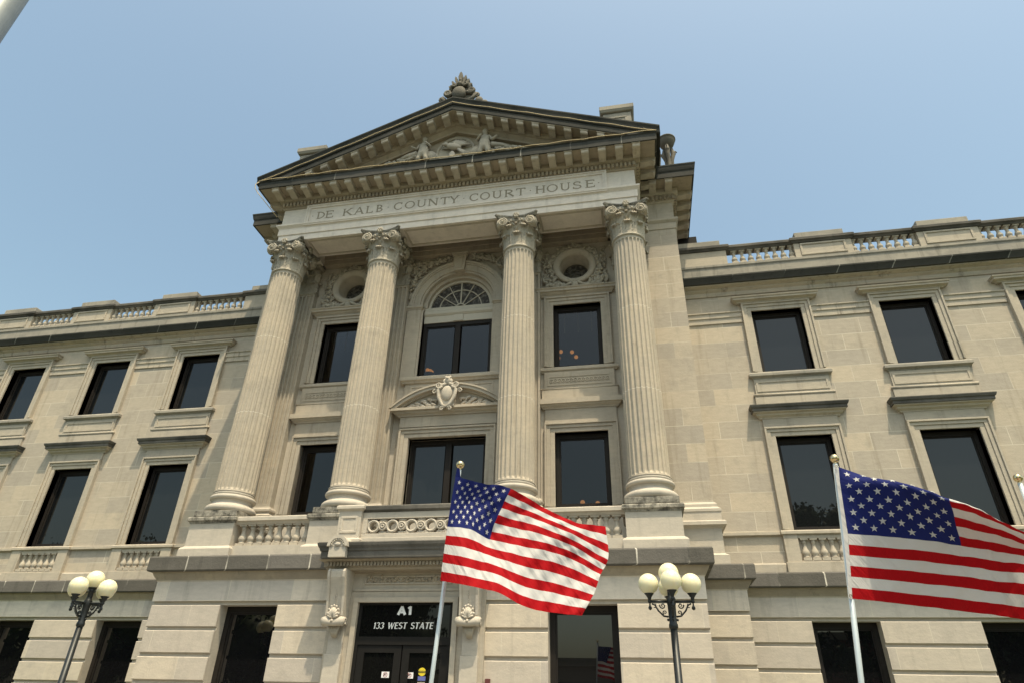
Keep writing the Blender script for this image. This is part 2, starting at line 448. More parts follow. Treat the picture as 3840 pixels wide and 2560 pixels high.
def upper_wing_window():
    o = dark_frame(.63, 7.49, 9.31, WW + .17).build('upper_window', 'bronze_frame', house)
    pane(.63, 7.49, 9.31, WW + .215).build('pane', 'window_glass', o)
    b = MB(); arch_ring(b, .63, 7.49, 9.31, WW); b.build('surround', 'limestone', o, bevel=.005)
    b = MB(); cap_sweep(b, .87, WW - .0, [(.0, 9.545), (.10, 9.545), (.12, 9.575), (.20, 9.60), (.20, 9.65), (.225, 9.66), (.235, 9.695), (.0, 9.72)], .1)
    b.build('hood', 'limestone', o)
    b = MB(); b.sweep([(-.86, WW + .1), (-.86, WW), (.86, WW), (.86, WW + .1)], [(-.0, 7.285), (.04, 7.285), (.06, 7.32), (.11, 7.345), (.125, 7.355), (.125, 7.42), (.10, 7.46), (0, 7.487)])
    b.build('sill', 'grey_parapet', o)
    b = MB(); b.box(-.89, .89, WW - .05, WW + .05, 6.885, 7.283); b.ring(.80, 6.98, 7.18, .05, WW - .066, WW - .05, bottom=.05)
    b.box(-.93, .93, WW - .06, WW + .05, 6.515, 6.80)
    for x in (): pass
    b.tube([(-.95, WW - .04, 6.845), (.95, WW - .04, 6.845)], .04, 10)
    b.build('apron', 'limestone', o)
    return o
def lower_wing_window():
    o = dark_frame(.63, 3.53, 5.75, WW + .17).build('lower_window', 'bronze_frame', house)
    pane(.63, 3.53, 5.75, WW + .215).build('pane', 'window_glass', o)
    b = MB(); arch_ring(b, .63, 3.53, 5.75, WW, .24); b.box(-.86, .86, WW - .05, WW + .03, 5.995, 6.2); b.build('surround', 'limestone', o, bevel=.005)
    b = MB(); b.sweep([(-.86, WW + .05), (-.86, WW), (.86, WW), (.86, WW + .05)], [(0, 6.2), (.06, 6.2), (.07, 6.23), (.13, 6.27), (.14, 6.31), (.20, 6.33), (.20, 6.355), (0, 6.355)])
    b.build('hood_bed', 'limestone', o)
    b = MB(); b.sweep([(-.86, WW + .05), (-.86, WW), (.86, WW), (.86, WW + .05)], [(0, 6.356), (.225, 6.356), (.225, 6.42), (.25, 6.44), (.27, 6.49), (.27, 6.51), (0, 6.535)])
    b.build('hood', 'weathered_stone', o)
    # balustraded apron
    b = MB(); y = WW - .10
    b.box(-.90, -.60, y, WW + .02, 2.83, 3.41); b.box(.60, .90, y, WW + .02, 2.83, 3.41)
    b.box(-.60, .60, y + .015, WW + .02, 3.335, 3.41); b.box(-.60, .60, y + .005, WW + .02, 2.83, 2.862)
    b.sweep([(-.90, WW + .02), (-.90, y), (.90, y), (.90, WW + .02)], [(0, 3.412), (.035, 3.425), (.035, 3.49), (.01, 3.512), (-.15, 3.527), (-.15, 3.412)])
    b.box(-.93, .93, y - .03, WW, 2.56, 2.828)
    pr = b.build('apron_balustrade', 'limestone', o, bevel=.006)
    balusters('apron', .475, .085, pr, [-.475 + .19 * i for i in range(6)], WW - .015 - .0, 2.861)
    return o
def ground_window(y, hx, name='ground_window', zb=-.35, nm='bronze_frame', gl='tinted_glass'):
    o = dark_frame(hx, zb, 1.65, y, w=.10, top=.12).build(name, nm, house)
    pane(hx, zb, 1.65, y + .05, w=.135).build('pane', gl, o)
    b = MB(); b.box(-hx - .08, hx + .08, y - .26, y + .1, zb - .12, zb - .004); b.build('sill', 'limestone', o)
    return o
protos = None
for s in (1, -1):
    for c in BAYS:
        if protos is None:
            protos = (upper_wing_window(), lower_wing_window(), ground_window(WB + .26, .66))
            for o in protos: o.location = (s * c, 0, 0)
        else:
            for o in protos:
                copy_tree(o, house, (s * c, 0, 0))
# balusters of copied apron keep their local places because they are children

# ------------------------------------------------------------------ BASE STOREY
JT = [1.715 - .477 * i for i in range(8)]       # top edges of the recessed joints
def rust(b, x0, x1, y, holes, depth=.055, zbot=GND):
    zt = [(JT[i] - .068, (JT[i + 1] if i + 1 < len(JT) else zbot)) for i in range(len(JT) - 1)]
    for (hi, lo) in zt:
        xs = [x0]
        for h in sorted(holes):
            if h[2] < (hi + lo) / 2 < h[3]: xs += [h[0], h[1]]
        xs.append(x1)
        for i in range(0, len(xs), 2):
            a, c = xs[i], xs[i + 1]
            # chamfered block
            ch = .012
            b.polyx([(y + depth, lo), (y + ch, lo), (y, lo + ch), (y, hi - ch), (y + ch, hi), (y + depth, hi)], a, c)
def base(side_fn, x0, x1, y, holes, name='base_wall', ret=None):
    b = MB(); b.wall(x0, x1, GND, 1.72, y + .053, y + .55, holes)
    side_fn(b).build('base_wall', 'limestone_pale', house)
    b = MB(); rust(b, x0, x1, y, holes)
    side_fn(b).build('rusticated_course', 'rusticated_block', house)
ident = lambda b: b; mirr = lambda b: b.mirror()
gholes = [(c - .66, c + .66, -.35, 1.65) for c in BAYS]
for fn in (ident, mirr):
    base(fn, XPB - .05, WEND, WB, gholes)
    base(fn, XB - .3, XPB, PB, [])
DO = 1.52          # half width of the entrance surround
fh = [(-4.01, -2.73, -.35, 1.65), (2.73, 4.01, -.35, 1.65), (-.98, .98, GND, 1.72)]
base(ident, -XB, XB, FB, fh)
# frieze + band, stepping wing > pavilion > portico > pavilion > wing
path = [(-WEND, WB), (-XPB, WB), (-XPB, PB), (-XB, PB), (-XB, FB), (XB, FB), (XB, PB), (XPB, PB), (XPB, WB), (WEND, WB)]
b = MB(); b.sweep(path, [(-.5, 1.722), (.012, 1.722), (.012, 2.10), (.03, 2.125), (-.5, 2.125)])
b.build('base_frieze', 'ashlar_frieze', house)
b = MB(); b.sweep(path, [(-.5, 2.126), (.035, 2.126), (.05, 2.16), (.09, 2.22), (.12, 2.285), (-.5, 2.285)])
b.build('base_moulding', 'limestone_brown', house)
b = MB(); b.sweep(path, [(-.5, 2.287), (.185, 2.287), (.205, 2.31), (.205, 2.56), (.185, 2.59), (-.5, 2.67)])
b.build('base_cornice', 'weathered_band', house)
pg = ground_window(FB + .28, .64, 'ground_window'); pg.location = (3.37, 0, 0)
copy_tree(pg, house, (-3.37, 0, 0))
# string course of the wing walls between the windows
for fn in (ident, mirr):
    x = XP - .2
    for c in BAYS + (WEND + .94,):
        b = MB()
        b.polyx([(WW + .02, 3.415), (WW - .05, 3.415), (WW - .07, 3.43), (WW - .07, 3.488), (WW + .02, 3.51)], x, c - .94)
        b.polyx([(WW + .02, 2.56), (WW - .07, 2.56), (WW - .07, 2.79), (WW - .05, 2.82), (WW + .02, 2.835)], x, c - .935)
        x = c + .94
        fn(b).build('string_course', 'limestone', house)

# ------------------------------------------------------------------ PAVILION
pent = {}
for fn in (ident, mirr):
    b = MB(); b.box(5.25, XP, PW, WW + .3, 3.9, 11.42)
    fn(b).build('pavilion_wall', 'ashlar_wall', house)
    b = MB(); P_ = [(5.0, PW), (XP, PW), (XP, WW + .2)]
    b.sweep(P_, [(-.5, 2.55), (.16, 2.55), (.16, 2.74), (.16, 2.80), (.10, 2.835), (.085, 2.845), (.085, 3.36), (.10, 3.375), (.15, 3.41), (.19, 3.42), (.19, 3.49), (.16, 3.515), (.115, 3.52), (.115, 3.70), (.13, 3.72), (.13, 3.775), (.09, 3.80), (.06, 3.83), (.06, 3.89), (.03, 3.93), (.0, 3.95), (-.5, 3.95)])
    fn(b).build('pavilion_pedestal', 'limestone_pale', house)
    b = MB()   # cornice shelf
    b.box(5.25, XP - .0, PW - .012, PW, 11.0, 11.02); 
    b = MB(); b.sweep([(5.0, PW), (XP, PW), (XP, WW + 6)], [(-.4, 11.422), (.0, 11.422), (.0, 11.62), (.025, 11.63), (.025, 11.83), (.09, 11.90), (.09, 11.965), (.0, 11.975), (.0, 12.57), (.05, 12.60), (.05, 12.64), (.07, 12.64), (.07, 12.77), (.15, 12.80), (.18, 12.84), (.18, 12.968), (-.4, 12.968)])
    pent[1 if fn is ident else -1] = fn(b).build('pavilion_entablature', 'limestone', house)
    b = MB(); b.box(4.9, XP + .1, WW + .3, 9, 2.6, 13.0); fn(b).build('pavilion_flank', 'ashlar_wall', house)

# portico back wall
holes = [(-1.0, 1.0, 3.9, 5.75), (-1.42, 1.42, 7.45, 11.2)]
for s in (1, -1):
    holes += [tuple(sorted((s * 2.685, s * 3.965))) + (3.93, 5.735), tuple(sorted((s * 2.685, s * 3.955))) + (7.52, 9.385), tuple(sorted((s * 2.72, s * 3.88))) + (10.04, 11.2)]
b = MB(); b.wall(-5.25, 5.25, 2.6, 11.95, PW, PW + .5, holes); b.build('portico_wall', 'limestone_pale', house)
b = MB(); b.wall(-7, 7, -1.4, 13.0, PW + 2.2, PW + 2.3); b.build('interior_wall', 'room_dark', house)
# entablature over wall, ceiling
b = MB(); b.box(-5.25, 5.25, PW - .21, PW + .3, 11.40, 11.56); b.box(-5.25, 5.25, PW - .24, PW + .3, 11.562, 11.72); b.box(-5.25, 5.25, PW - .30, PW + .3, 11.722, 11.80)
b.build('wall_architrave', 'limestone_brown', house)
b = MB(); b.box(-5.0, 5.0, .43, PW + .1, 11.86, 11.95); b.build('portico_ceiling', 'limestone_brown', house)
b = MB(); b.box(-5.5, 5.5, FB + .5, PW + .2, 2.55, 2.68); b.build('portico_floor', 'concrete', house)

# portico entablature
XE = 5.11
pp = [(-XE, PW + .05), (-XE, -.42), (XE, -.42), (XE, PW + .05)]
b = MB()
b.sweep(pp, [(-.84, 11.40), (.0, 11.40), (.0, 11.60), (.028, 11.61), (.028, 11.83), (.05, 11.86), (.10, 11.91), (.10, 11.965), (.0, 11.975), (.0, 12.57), (-.84, 12.57)])
for x in (-3.36, 0, 3.36):      # sunk soffit panels
    b.ring(.95 if x else 1.25, -9, -9, 0, 0, 0) if False else None
b.build('entablature', 'limestone_clean', house)
b = MB()
for x0, x1 in ((-4.2, -2.5), (-1.3, 1.3), (2.5, 4.2)):
    b.box(x0, x1, -.34, -.29, 11.38, 11.40); b.box(x0, x1, .29, .34, 11.38, 11.40); b.box(x0, x0 + .05, -.29, .29, 11.38, 11.40); b.box(x1 - .05, x1, -.29, .29, 11.38, 11.40)
b.build('soffit_moulding', 'limestone', house)
b = MB()
b.sweep(pp, [(-.84, 12.572), (.03, 12.572), (.05, 12.60), (.05, 12.63), (.07, 12.63), (.07, 12.77), (.14, 12.80), (.18, 12.84), (.18, 12.968), (-.84, 12.968)])
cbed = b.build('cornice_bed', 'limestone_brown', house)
# dentils
b = MB()
n = 92
for i in range(n):
    x = -XE - .06 + (2 * XE + .12) * (i + .5) / n; b.box(x - .034, x + .034, -.42 - .135, -.42 - .07, 12.64, 12.765)
b.build('dentil_course', 'limestone_brown', house)
for s in (1, -1):
    b = MB()
    for i in range(12): y = -.40 + i * .113; b.box(s * (XE + .07), s * (XE + .135), y - .034, y + .034, 12.64, 12.765)
    b.build('dentil_course', 'limestone_brown', house); b = MB()
    for i in range(9): x = s * (5.28 + i * .112); b.box(x - .034, x + .034, PW - .135, PW - .07, 12.64, 12.765)
    for i in range(30): y = PW - .05 + i * .113; b.box(s * (XP + .07), s * (XP + .135), y - .034, y + .034, 12.64, 12.765)
    b.build('dentil_course', 'limestone_brown', house)
# modillions: a scrolled bracket, local: x centre, projects to -y from 0
def mod(b, M4, L=.40, w=.094):
    pr = [(0, -.02), (0, -.155), (-L * .30, -.15), (-L * .62, -.115), (-L * .86, -.125), (-L, -.10), (-L, -.02)]
    sub = MB(); sub.polyx(pr, -w, w); sub.box(-w - .018, w + .018, -L - .018, 0, -.03, .0)
    sub.tube([(-w - .006, -L + .045, -.095), (w + .006, -L + .045, -.095)], .045, 10)
    b.add([M4 @ Vector(v) for v in sub.v], sub.f)
mods = {}
def modillion(parent, x, y, z, rz=0, key='m', shear=0, L=.40):
    if key not in mods:
        b = MB(); sh = Matrix(((1, 0, 0, 0), (0, 1, 0, 0), (shear, 0, 1, 0), (0, 0, 0, 1)))
        mod(b, sh, L); mods[key] = b.build('modillion', 'limestone', parent, lift=False); o = mods[key]
    else:
        o = mods[key].copy(); col.objects.link(o); o.parent = parent
    o.location = (x, y, z + H); o.rotation_euler = (0, 0, rz)
for k in range(-12, 12): modillion(cbed, (k + .5) * .452, -.42 - .18, 12.97)
for s in (1, -1):
    rz = s * R(90)
    for y in (-.42 + .12, -.42 + .57, -.42 + 1.02): modillion(cbed, s * (XE + .18), y, 12.97, rz)
    for x in (5.62, 6.07): modillion(pent[s], s * x, PW - .18, 12.97)
    for i in range(8): modillion(pent[s], s * (XP + .18), PW + .12 + .452 * i, 12.97, rz)
CP = [(-.4, 12.97), (.60, 12.97), (.62, 12.975), (.62, 13.17), (.635, 13.18), (.64, 13.205), (-.4, 13.24)]
b = MB(); b.sweep(pp, [(-.4, 12.972), (.605, 12.972), (.605, 12.99), (-.4, 12.99)]); 
for s in (1, -1):
    q = [(s * 5.0, PW), (s * XP, PW), (s * XP, WW + 6)]
    b.sweep(q if s > 0 else q[::-1], [(-.4, 12.972), (.605, 12.972), (.605, 12.99), (-.4, 12.99)])
b.build('cornice_soffit', 'limestone_brown', house)
b = MB(); b.sweep(pp, [(.58, 12.965), (.625, 12.965), (.625, 13.18), (.655, 13.21), (-.4, 13.24), (-.4, 12.992), (.58, 12.992)])
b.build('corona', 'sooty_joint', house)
# side gutters of portico and pavilion cornice
for fn in (ident, mirr):
    b = MB(); cy = [(-.4, 13.20), (.64, 13.212), (.65, 13.23), (.69, 13.28), (.72, 13.35), (.735, 13.36), (.735, 13.40), (-.4, 13.43)]
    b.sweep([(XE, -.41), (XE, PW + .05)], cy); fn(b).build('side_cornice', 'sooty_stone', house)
    b = MB(); b.sweep([(5.0, PW), (XP, PW), (XP, WW + 6)], [(-.4, 12.965), (.58, 12.965), (.58, 12.964), (.625, 12.964), (.625, 13.15), (.64, 13.17), (.65, 13.19), (.665, 13.25), (.68, 13.33), (.69, 13.345), (.69, 13.385), (-.4, 13.41)][2:] + [(-.4, 12.993), (.58, 12.993)])
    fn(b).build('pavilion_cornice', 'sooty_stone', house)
# pediment ------------------------------------------------------------------
SL = .4
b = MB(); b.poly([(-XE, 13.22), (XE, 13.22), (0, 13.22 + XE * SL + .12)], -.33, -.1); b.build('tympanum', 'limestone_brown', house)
def rake(prof, xtip, ztip, mat, name, y0=-.42):
    b = MB(); x = xtip
    b.sweep([(-x, y0), (0, y0), (x, y0)], prof, dz=[0, x * SL, x * SL]) if False else None
    # two straight raking lengths mitred at the apex
    n = len(prof); vs = []
    for px, dz in ((-x, 0), (0, x * SL), (x, 0)):
        for o_, z in prof: vs.append((px, y0 - o_, ztip + z + dz))
    fs = []
    for i in range(2):
        for j in range(n):
            jn = (j + 1) % n; fs.append((i * n + j, (i + 1) * n + j, (i + 1) * n + jn, i * n + jn))
    fs.append(tuple(range(n))); fs.append(tuple(2 * n + j for j in range(n - 1, -1, -1)))
    b.add(vs, fs); return b.build(name, mat, house)
# z measured from the raking top edge (13.43 at x = 5.85, y = -1.08)
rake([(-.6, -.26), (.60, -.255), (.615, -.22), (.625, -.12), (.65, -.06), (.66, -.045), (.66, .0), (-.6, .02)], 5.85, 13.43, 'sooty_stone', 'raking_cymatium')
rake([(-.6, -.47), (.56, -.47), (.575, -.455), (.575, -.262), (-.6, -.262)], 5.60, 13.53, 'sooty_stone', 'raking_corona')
rake([(.10, -.479), (.555, -.479), (.555, -.471), (.10, -.471)], 5.58, 13.538, 'limestone_brown', 'raking_soffit')
rbed = rake([(-.1, -.63), (.12, -.63), (.16, -.60), (.18, -.472), (-.1, -.472)], 5.2, 13.69, 'limestone_brown', 'raking_bed')
rake([(-.12, -.83), (.02, -.83), (.02, -.76), (.06, -.70), (.10, -.632), (-.12, -.632)], 4.7, 13.89, 'limestone_brown', 'raking_moulding')
for k in range(-10, 10):
    x = (k + .5) * .452; modillion(rbed, x, -.60, 15.77 - abs(x) * SL - .475, 0, 'rake_r' if x > 0 else 'rake_l', -SL if x > 0 else SL, .35)
b = MB()      # roof behind the raking cornices
b.add([(-5.8, -.12, 13.36), (5.8, -.12, 13.36), (0, -.12, 15.70), (-5.8, 9, 13.36), (5.8, 9, 13.36), (0, 9, 15.70)], [(0, 1, 2), (5, 4, 3), (0, 2, 5, 3), (1, 4, 5, 2)])
b.box(-6.6, 6.6, 1.2, 9, 13.2, 13.34)
b.build('roof', 'roof_gravel', house)
b = MB(); b.box(-WEND, WEND, WW + .4, 14, 10.35, 10.5); b.build('wing_roof', 'roof_gravel', house)
# attic blocks behind the pediment
for fn in (ident, mirr):
    b = MB(); b.box(4.38, 5.19, -.30, .9, 13.6, 15.0); b.sweep([(4.38, .9), (4.38, -.3), (5.19, -.3), (5.19, .9)], [(-.3, 15.0), (.05, 15.02), (.09, 15.10), (.09, 15.25), (-.3, 15.28)])
    b.box(4.45, 5.10, -.27, .85, 15.27, 15.36); b.ring(.22, 14.45, 14.78, .05, -.325, -.3, bottom=.05, cx=4.785)
    b.box(3.0, 4.30, -.1, .6, 13.6, 14.95); b.box(3.0, 4.285, -.16, .66, 14.95, 15.12)
    fn(b).build('attic_pier', 'grey_parapet', house, bevel=.01)
    b = MB(); b.box(5.35, 6.0, 1.35, 2.2, 13.3, 14.75); b.box(5.3, 6.05, 1.3, 2.25, 14.75, 15.0); fn(b).build('attic_wall', 'limestone', house, bevel=.01)
    # urn: bowl on three lion legs
    cx, cy = 6.24, 1.12
    u = MB(); u.lathe([(.05, 1.02), (.12, 1.06), (.20, 1.15), (.245, 1.27), (.255, 1.34), (.275, 1.35), (.275, 1.38), (.20, 1.43), (.09, 1.50), (.03, 1.53), (.02, 1.56), (.035, 1.59), (.0, 1.62)], cx, cy, 13.40 + .36, n=20)
    u.lathe([(.10, 0), (.07, .05), (.06, .5), (.05, .9), (.09, 1.03)], cx, cy, 13.40 + .36, n=12)
    for k in range(3):
        a = R(-100 + 120 * k); d = Vector((math.cos(a), math.sin(a), 0)); base_ = Vector((cx, cy, 13.76))
        u.tube([base_ + d * .14 + Vector((0, 0, 0)), base_ + d * .085 + Vector((0, 0, .2)), base_ + d * .10 + Vector((0, 0, .55)), base_ + d * .16 + Vector((0, 0, .82)), base_ + d * .12 + Vector((0, 0, 1.05))], [.05, .045, .055, .075, .05], 8)
        u.ball(base_ + d * .17 + Vector((0, 0, .84)), (.075, .075, .1), 10, 7); u.ball(base_ + d * .15 + Vector((0, 0, .03)), (.07, .07, .045), 8, 6)
        u.spiral(base_ + d * .22 + Vector((0, 0, .9)), .06, 1.3, .018, d, (0, 0, 1))
    u.box(cx - .3, cx + .3, cy - .3, cy + .3, 13.4, 13.76)
    fn(u).build('roof_urn', 'dark_carved', house)

# inscription ---------------------------------------------------------------
b = MB(); b.box(-4.25, 4.25, -.45, -.40, 11.98, 12.50)
b.ring(4.25, 11.98, 12.50, .07, -.48, -.40, bottom=.07); b.ring(4.32, 11.91, 12.57, .045, -.50, -.40, bottom=.045)
tab = b.build('inscription_tablet', 'limestone_clean', house)
TH, TN = .043, .029
def stroke(b, x0, z0, x1, z1, w, y0, y1):
    dx, dz = x1 - x0, z1 - z0; L = math.hypot(dx, dz); nx, nz = -dz / L * w / 2, dx / L * w / 2
    b.poly([(x0 + nx, z0 + nz), (x0 - nx, z0 - nz), (x1 - nx, z1 - nz), (x1 + nx, z1 + nz)], y0, y1)
def arcs(b, cx, cz, rx, rz, a0, a1, w0, w1, y0, y1, n=14):
    out = []; inn = []
    for i in range(n + 1):
        a = R(a0 + (a1 - a0) * i / n); w = w0 + (w1 - w0) * abs(math.cos(a))
        out.append((cx + (rx + w / 2) * math.cos(a), cz + (rz + w0 / 2) * math.sin(a))); inn.append((cx + (rx - w / 2) * math.cos(a), cz + (rz - w0 / 2) * math.sin(a)))
    for i in range(n): b.poly([out[i], out[i + 1], inn[i + 1], inn[i]], y0, y1)
def letter(b, ch, x0, x1, z0, h, y0, y1):
    w = x1 - x0; T, t = TH, TN; d = [0]
    def S(a, c, e, f, ww): d[0] += .0004; stroke(b, x0 + a * w, z0 + c * h, x0 + e * w, z0 + f * h, ww, y0 - d[0], y1)
    def A(cx, cz, rx, rz, a0, a1, lo=t, hi=T): d[0] += .0004; arcs(b, x0 + cx * w, z0 + cz * h, rx * w, rz * h, a0, a1, lo, hi, y0 - d[0], y1)
    def serif(cx, cz, L=.2):
        d[0] += .0004; hw = min(L * w, .045); zz = z0 + cz * h; zz = max(z0 + .006, min(z0 + h - .006, zz)); b.box(x0 + cx * w - hw, x0 + cx * w + hw, y0 - d[0], y1, zz - .007, zz + .007)
    if ch == 'D': S(.16, 0, .16, 1, T); A(.16, .5, .76, .46, -90, 90); serif(.12, 0); serif(.12, 1)
    elif ch == 'E': S(.2, 0, .2, 1, T); S(.2, .96, .92, .96, t); S(.2, .52, .75, .52, t); S(.2, .04, .95, .04, t); S(.92, .8, .92, .98, t); S(.95, .02, .95, .22, t); S(.75, .44, .75, .6, t * .8); serif(.15, 0); serif(.15, 1)
    elif ch == 'K': S(.17, 0, .17, 1, T); S(.2, .45, .85, .97, t); S(.38, .58, .92, .02, T); serif(.17, 0); serif(.17, 1); serif(.85, 1, .16); serif(.92, 0, .16)
    elif ch == 'A': S(.12, 0, .5, 1, t); S(.5, 1, .88, 0, T); S(.24, .34, .76, .34, t); serif(.12, 0); serif(.88, 0)
    elif ch == 'L': S(.2, 0, .2, 1, T); S(.2, .04, .92, .04, t); S(.92, .02, .92, .24, t); serif(.18, 0); serif(.2, 1)
    elif ch == 'B': S(.18, 0, .18, 1, T); A(.3, .74, .42, .22, -90, 90); A(.3, .27, .52, .23, -90, 90); S(.18, .965, .32, .965, t); S(.18, .51, .32, .51, t); S(.18, .035, .32, .035, t); serif(.12, 0, .12); serif(.12, 1, .12)
    elif ch == 'C': A(.54, .5, .46, .47, 48, 312); S(.86, .72, .86, .98, t); S(.88, .1, .88, .24, t)
    elif ch == 'O': A(.5, .5, .44, .47, 0, 360)
    elif ch == 'U': S(.17, .36, .17, 1, T); S(.83, .36, .83, 1, t); A(.5, .36, .33, .33, 180, 360); serif(.17, 1); serif(.83, 1)
    elif ch == 'N': S(.16, 0, .16, 1, t); S(.16, 1, .84, 0, T); S(.84, 0, .84, 1, t); serif(.16, 0); serif(.12, 1); serif(.84, 1)
    elif ch == 'T': S(.5, 0, .5, 1, T); S(.06, .96, .94, .96, t); S(.06, .78, .06, .98, t); S(.94, .78, .94, .98, t); serif(.5, 0)
    elif ch == 'Y': S(.5, 0, .5, .48, T); S(.5, .46, .1, 1, T); S(.5, .46, .9, 1, t); serif(.5, 0); serif(.1, 1); serif(.9, 1)
    elif ch == 'R': S(.18, 0, .18, 1, T); A(.3, .74, .46, .22, -90, 90); S(.18, .965, .32, .965, t); S(.18, .51, .32, .51, t); S(.42, .5, .95, 0, T); serif(.18, 0); serif(.12, 1, .12)
    elif ch == 'H': S(.17, 0, .17, 1, T); S(.83, 0, .83, 1, T); S(.17, .52, .83, .52, t); [serif(q, r_) for q in (.17, .83) for r_ in (0, 1)]
    elif ch == 'S': A(.5, .745, .36, .215, 20, 270); A(.5, .27, .42, .235, -160, 90); S(.84, .72, .84, .95, t); S(.08, .05, .08, .3, t)
b = MB(); YL0, YL1 = -.4525, -.4400
for txt, xs in (('DE', (-4.01, -3.77, -3.75, -3.50)), ('KALB', (-3.22, -2.91, -2.87, -2.55, -2.50, -2.28, -2.19, -1.97)), ('COUNTY', (-1.66, -1.39, -1.33, -1.03, -.975, -.69, -.65, -.335, -.28, -.02, -.02, .26)),
                ('COURT', (.56, .83, .865, 1.15, 1.21, 1.49, 1.555, 1.83, 1.88, 2.15)), ('HOUSE', (2.42, 2.70, 2.735, 3.04, 3.10, 3.38, 3.445, 3.68, 3.785, 4.04))):
    for i, ch in enumerate(txt): b = MB(); letter(b, ch, xs[2 * i], xs[2 * i + 1], 12.085, .265, YL0, YL1); b.build('inscribed_letter', 'painted_cut_shade', tab)
for x in (-4.15, -1.83, .40, 2.285, 4.145): b = MB(); b.poly([(x - .022, 12.22), (x, 12.198), (x + .022, 12.22), (x, 12.242)], YL0, YL1); b.build('inscribed_point', 'painted_cut_shade', tab)

# ------------------------------------------------------------------ COLUMNS
def shaft(z0, z1, r0, r1, nf=24, joints=(6.115, 8.265)):
    b = MB(); per = 9; n = nf * per; h = z1 - z0
    rings = []
    fl = .055
    zs = [0, .02, .035, .05, .075, .11] + [.11 + (h - .30) * i / 12 for i in range(1, 13)] + [h - .15, h - .11, h - .085, h - .07, h - .05, h - .02, h]
    for jz in joints: zs += [jz - z0, jz - z0 + .014]
    zs.sort()
    for z in zs:
        t = z / h; r = r0 + (r1 - r0) * (max(0, t - .25) / .75) ** 1.4
        if z <= .02: r *= 1.07 - .0 * z
        ring = []
        for i in range(n):
            q = (i % per) / (per - 1); a = 2 * math.pi * (i // per + (.10 + .80 * q)) / nf
            u = abs(2 * q - 1)
            # round flute ends
            lo, hi = .05 + .05 * (1 - math.sqrt(max(0, 1 - u * u))) , h - .07 - .05 * (1 - math.sqrt(max(0, 1 - u * u)))
            dep = fl * r / r0 * math.sqrt(max(0, 1 - u ** 2)) * .75
            e = min(max((z - lo + .0) / .05, 0), max((hi - z) / .05, 0), 1) if .03 < z < h - .04 else 0
            rr = r - dep * math.sqrt(min(1, e)) if e > 0 else r
            ring.append((rr * math.cos(a), rr * math.sin(a), z0 + z))
        rings.append(ring)
    vs = [p for r_ in rings for p in r_]; fs = []
    for k in range(len(zs) - 1):
        for i in range(n):
            j = (i + 1) % n; fs.append((k * n + i, k * n + j, (k + 1) * n + j, (k + 1) * n + i))
    b.add(vs, fs, False)
    for i in range(len(b.f)):
        if any(abs(zs[i // n] - (jz - z0)) < 1e-6 for jz in joints): b.mi[i] = 1
    return b
def leaf(b, base, d, h, w, out, curl, tw=0):
    """acanthus leaf: a ribbed strip rising along z, leaning along d and curling over"""
    d = Vector(d); s_ = Vector((-d.y, d.x, 0)); base = Vector(base); rows = 9; cols = 6
    cl = []
    for k in range(rows):
        t = k / (rows - 1)
        if t < .68: q = t / .68; o = out * .35 * q * q; z = h * q
        else:
            a = (t - .68) / .32 * R(210); o = out * .35 + curl * (1 - math.cos(a)) * .9; z = h + curl * math.sin(a) * .8
        wd = w * (1 - .25 * t) * (1 if t < .85 else max(.25, 1 - (t - .85) * 4.2)) * (1 + .16 * math.cos(k * math.pi))
        cl.append((base + d * o + Vector((0, 0, z)), wd))
    th = .022; vs = []; fs = []
    for c, wd in cl:
        for j in range(cols + 1):
            u = j / cols * 2 - 1
            vs.append(c + s_ * u * wd / 2 - d * (abs(u) ** 1.5) * .022 + d * (.016 * math.cos(u * math.pi * 3)))
    n0 = len(vs); vs += [v - d * th for v in vs]
    m = cols + 1
    for k in range(rows - 1):
        for j in range(cols):
            q = (k * m + j, k * m + j + 1, (k + 1) * m + j + 1, (k + 1) * m + j); fs.append(q); fs.append(tuple(n0 + i for i in q[::-1]))
    for k in range(rows - 1):
        for j in (0, cols): fs.append((k * m + j, (k + 1) * m + j, n0 + (k + 1) * m + j, n0 + k * m + j))
    for j in range(cols): fs.append(((rows - 1) * m + j, (rows - 1) * m + j + 1, n0 + (rows - 1) * m + j + 1, n0 + (rows - 1) * m + j))
    b.add(vs, fs, True)
def abacus(b, z0, z1, a=.575, bow=.11):
    out = []
    for k in range(4):
        c0 = Vector((math.cos(R(45 + 90 * k)), math.sin(R(45 + 90 * k)))) * a * math.sqrt(2); c1 = Vector((math.cos(R(135 + 90 * k)), math.sin(R(135 + 90 * k)))) * a * math.sqrt(2)
        tng = (c1 - c0).normalized(); c0 = c0 + tng * .045; c1 = c1 - tng * .045; nrm = Vector((-(c1 - c0).y, (c1 - c0).x)).normalized()
        for i in range(11):
            t = i / 10; p_ = c0.lerp(c1, t) + nrm * bow * 4 * t * (1 - t); out.append((p_.x, p_.y))
    n = len(out)
    lv = [(z0, .90), (z0 + (z1 - z0) * .45, .945), (z0 + (z1 - z0) * .5, .97), (z1 - .02, 1.0), (z1, 1.0)]
    vs = [(x * s, y * s, z) for z, s in lv for x, y in out]; fs = []
    for k in range(len(lv) - 1):
        for i in range(n): j = (i + 1) % n; fs.append((k * n + i, k * n + j, (k + 1) * n + j, (k + 1) * n + i))
    fs.append(tuple(range(n - 1, -1, -1))); fs.append(tuple((len(lv) - 1) * n + i for i in range(n)))
    b.add(vs, fs)
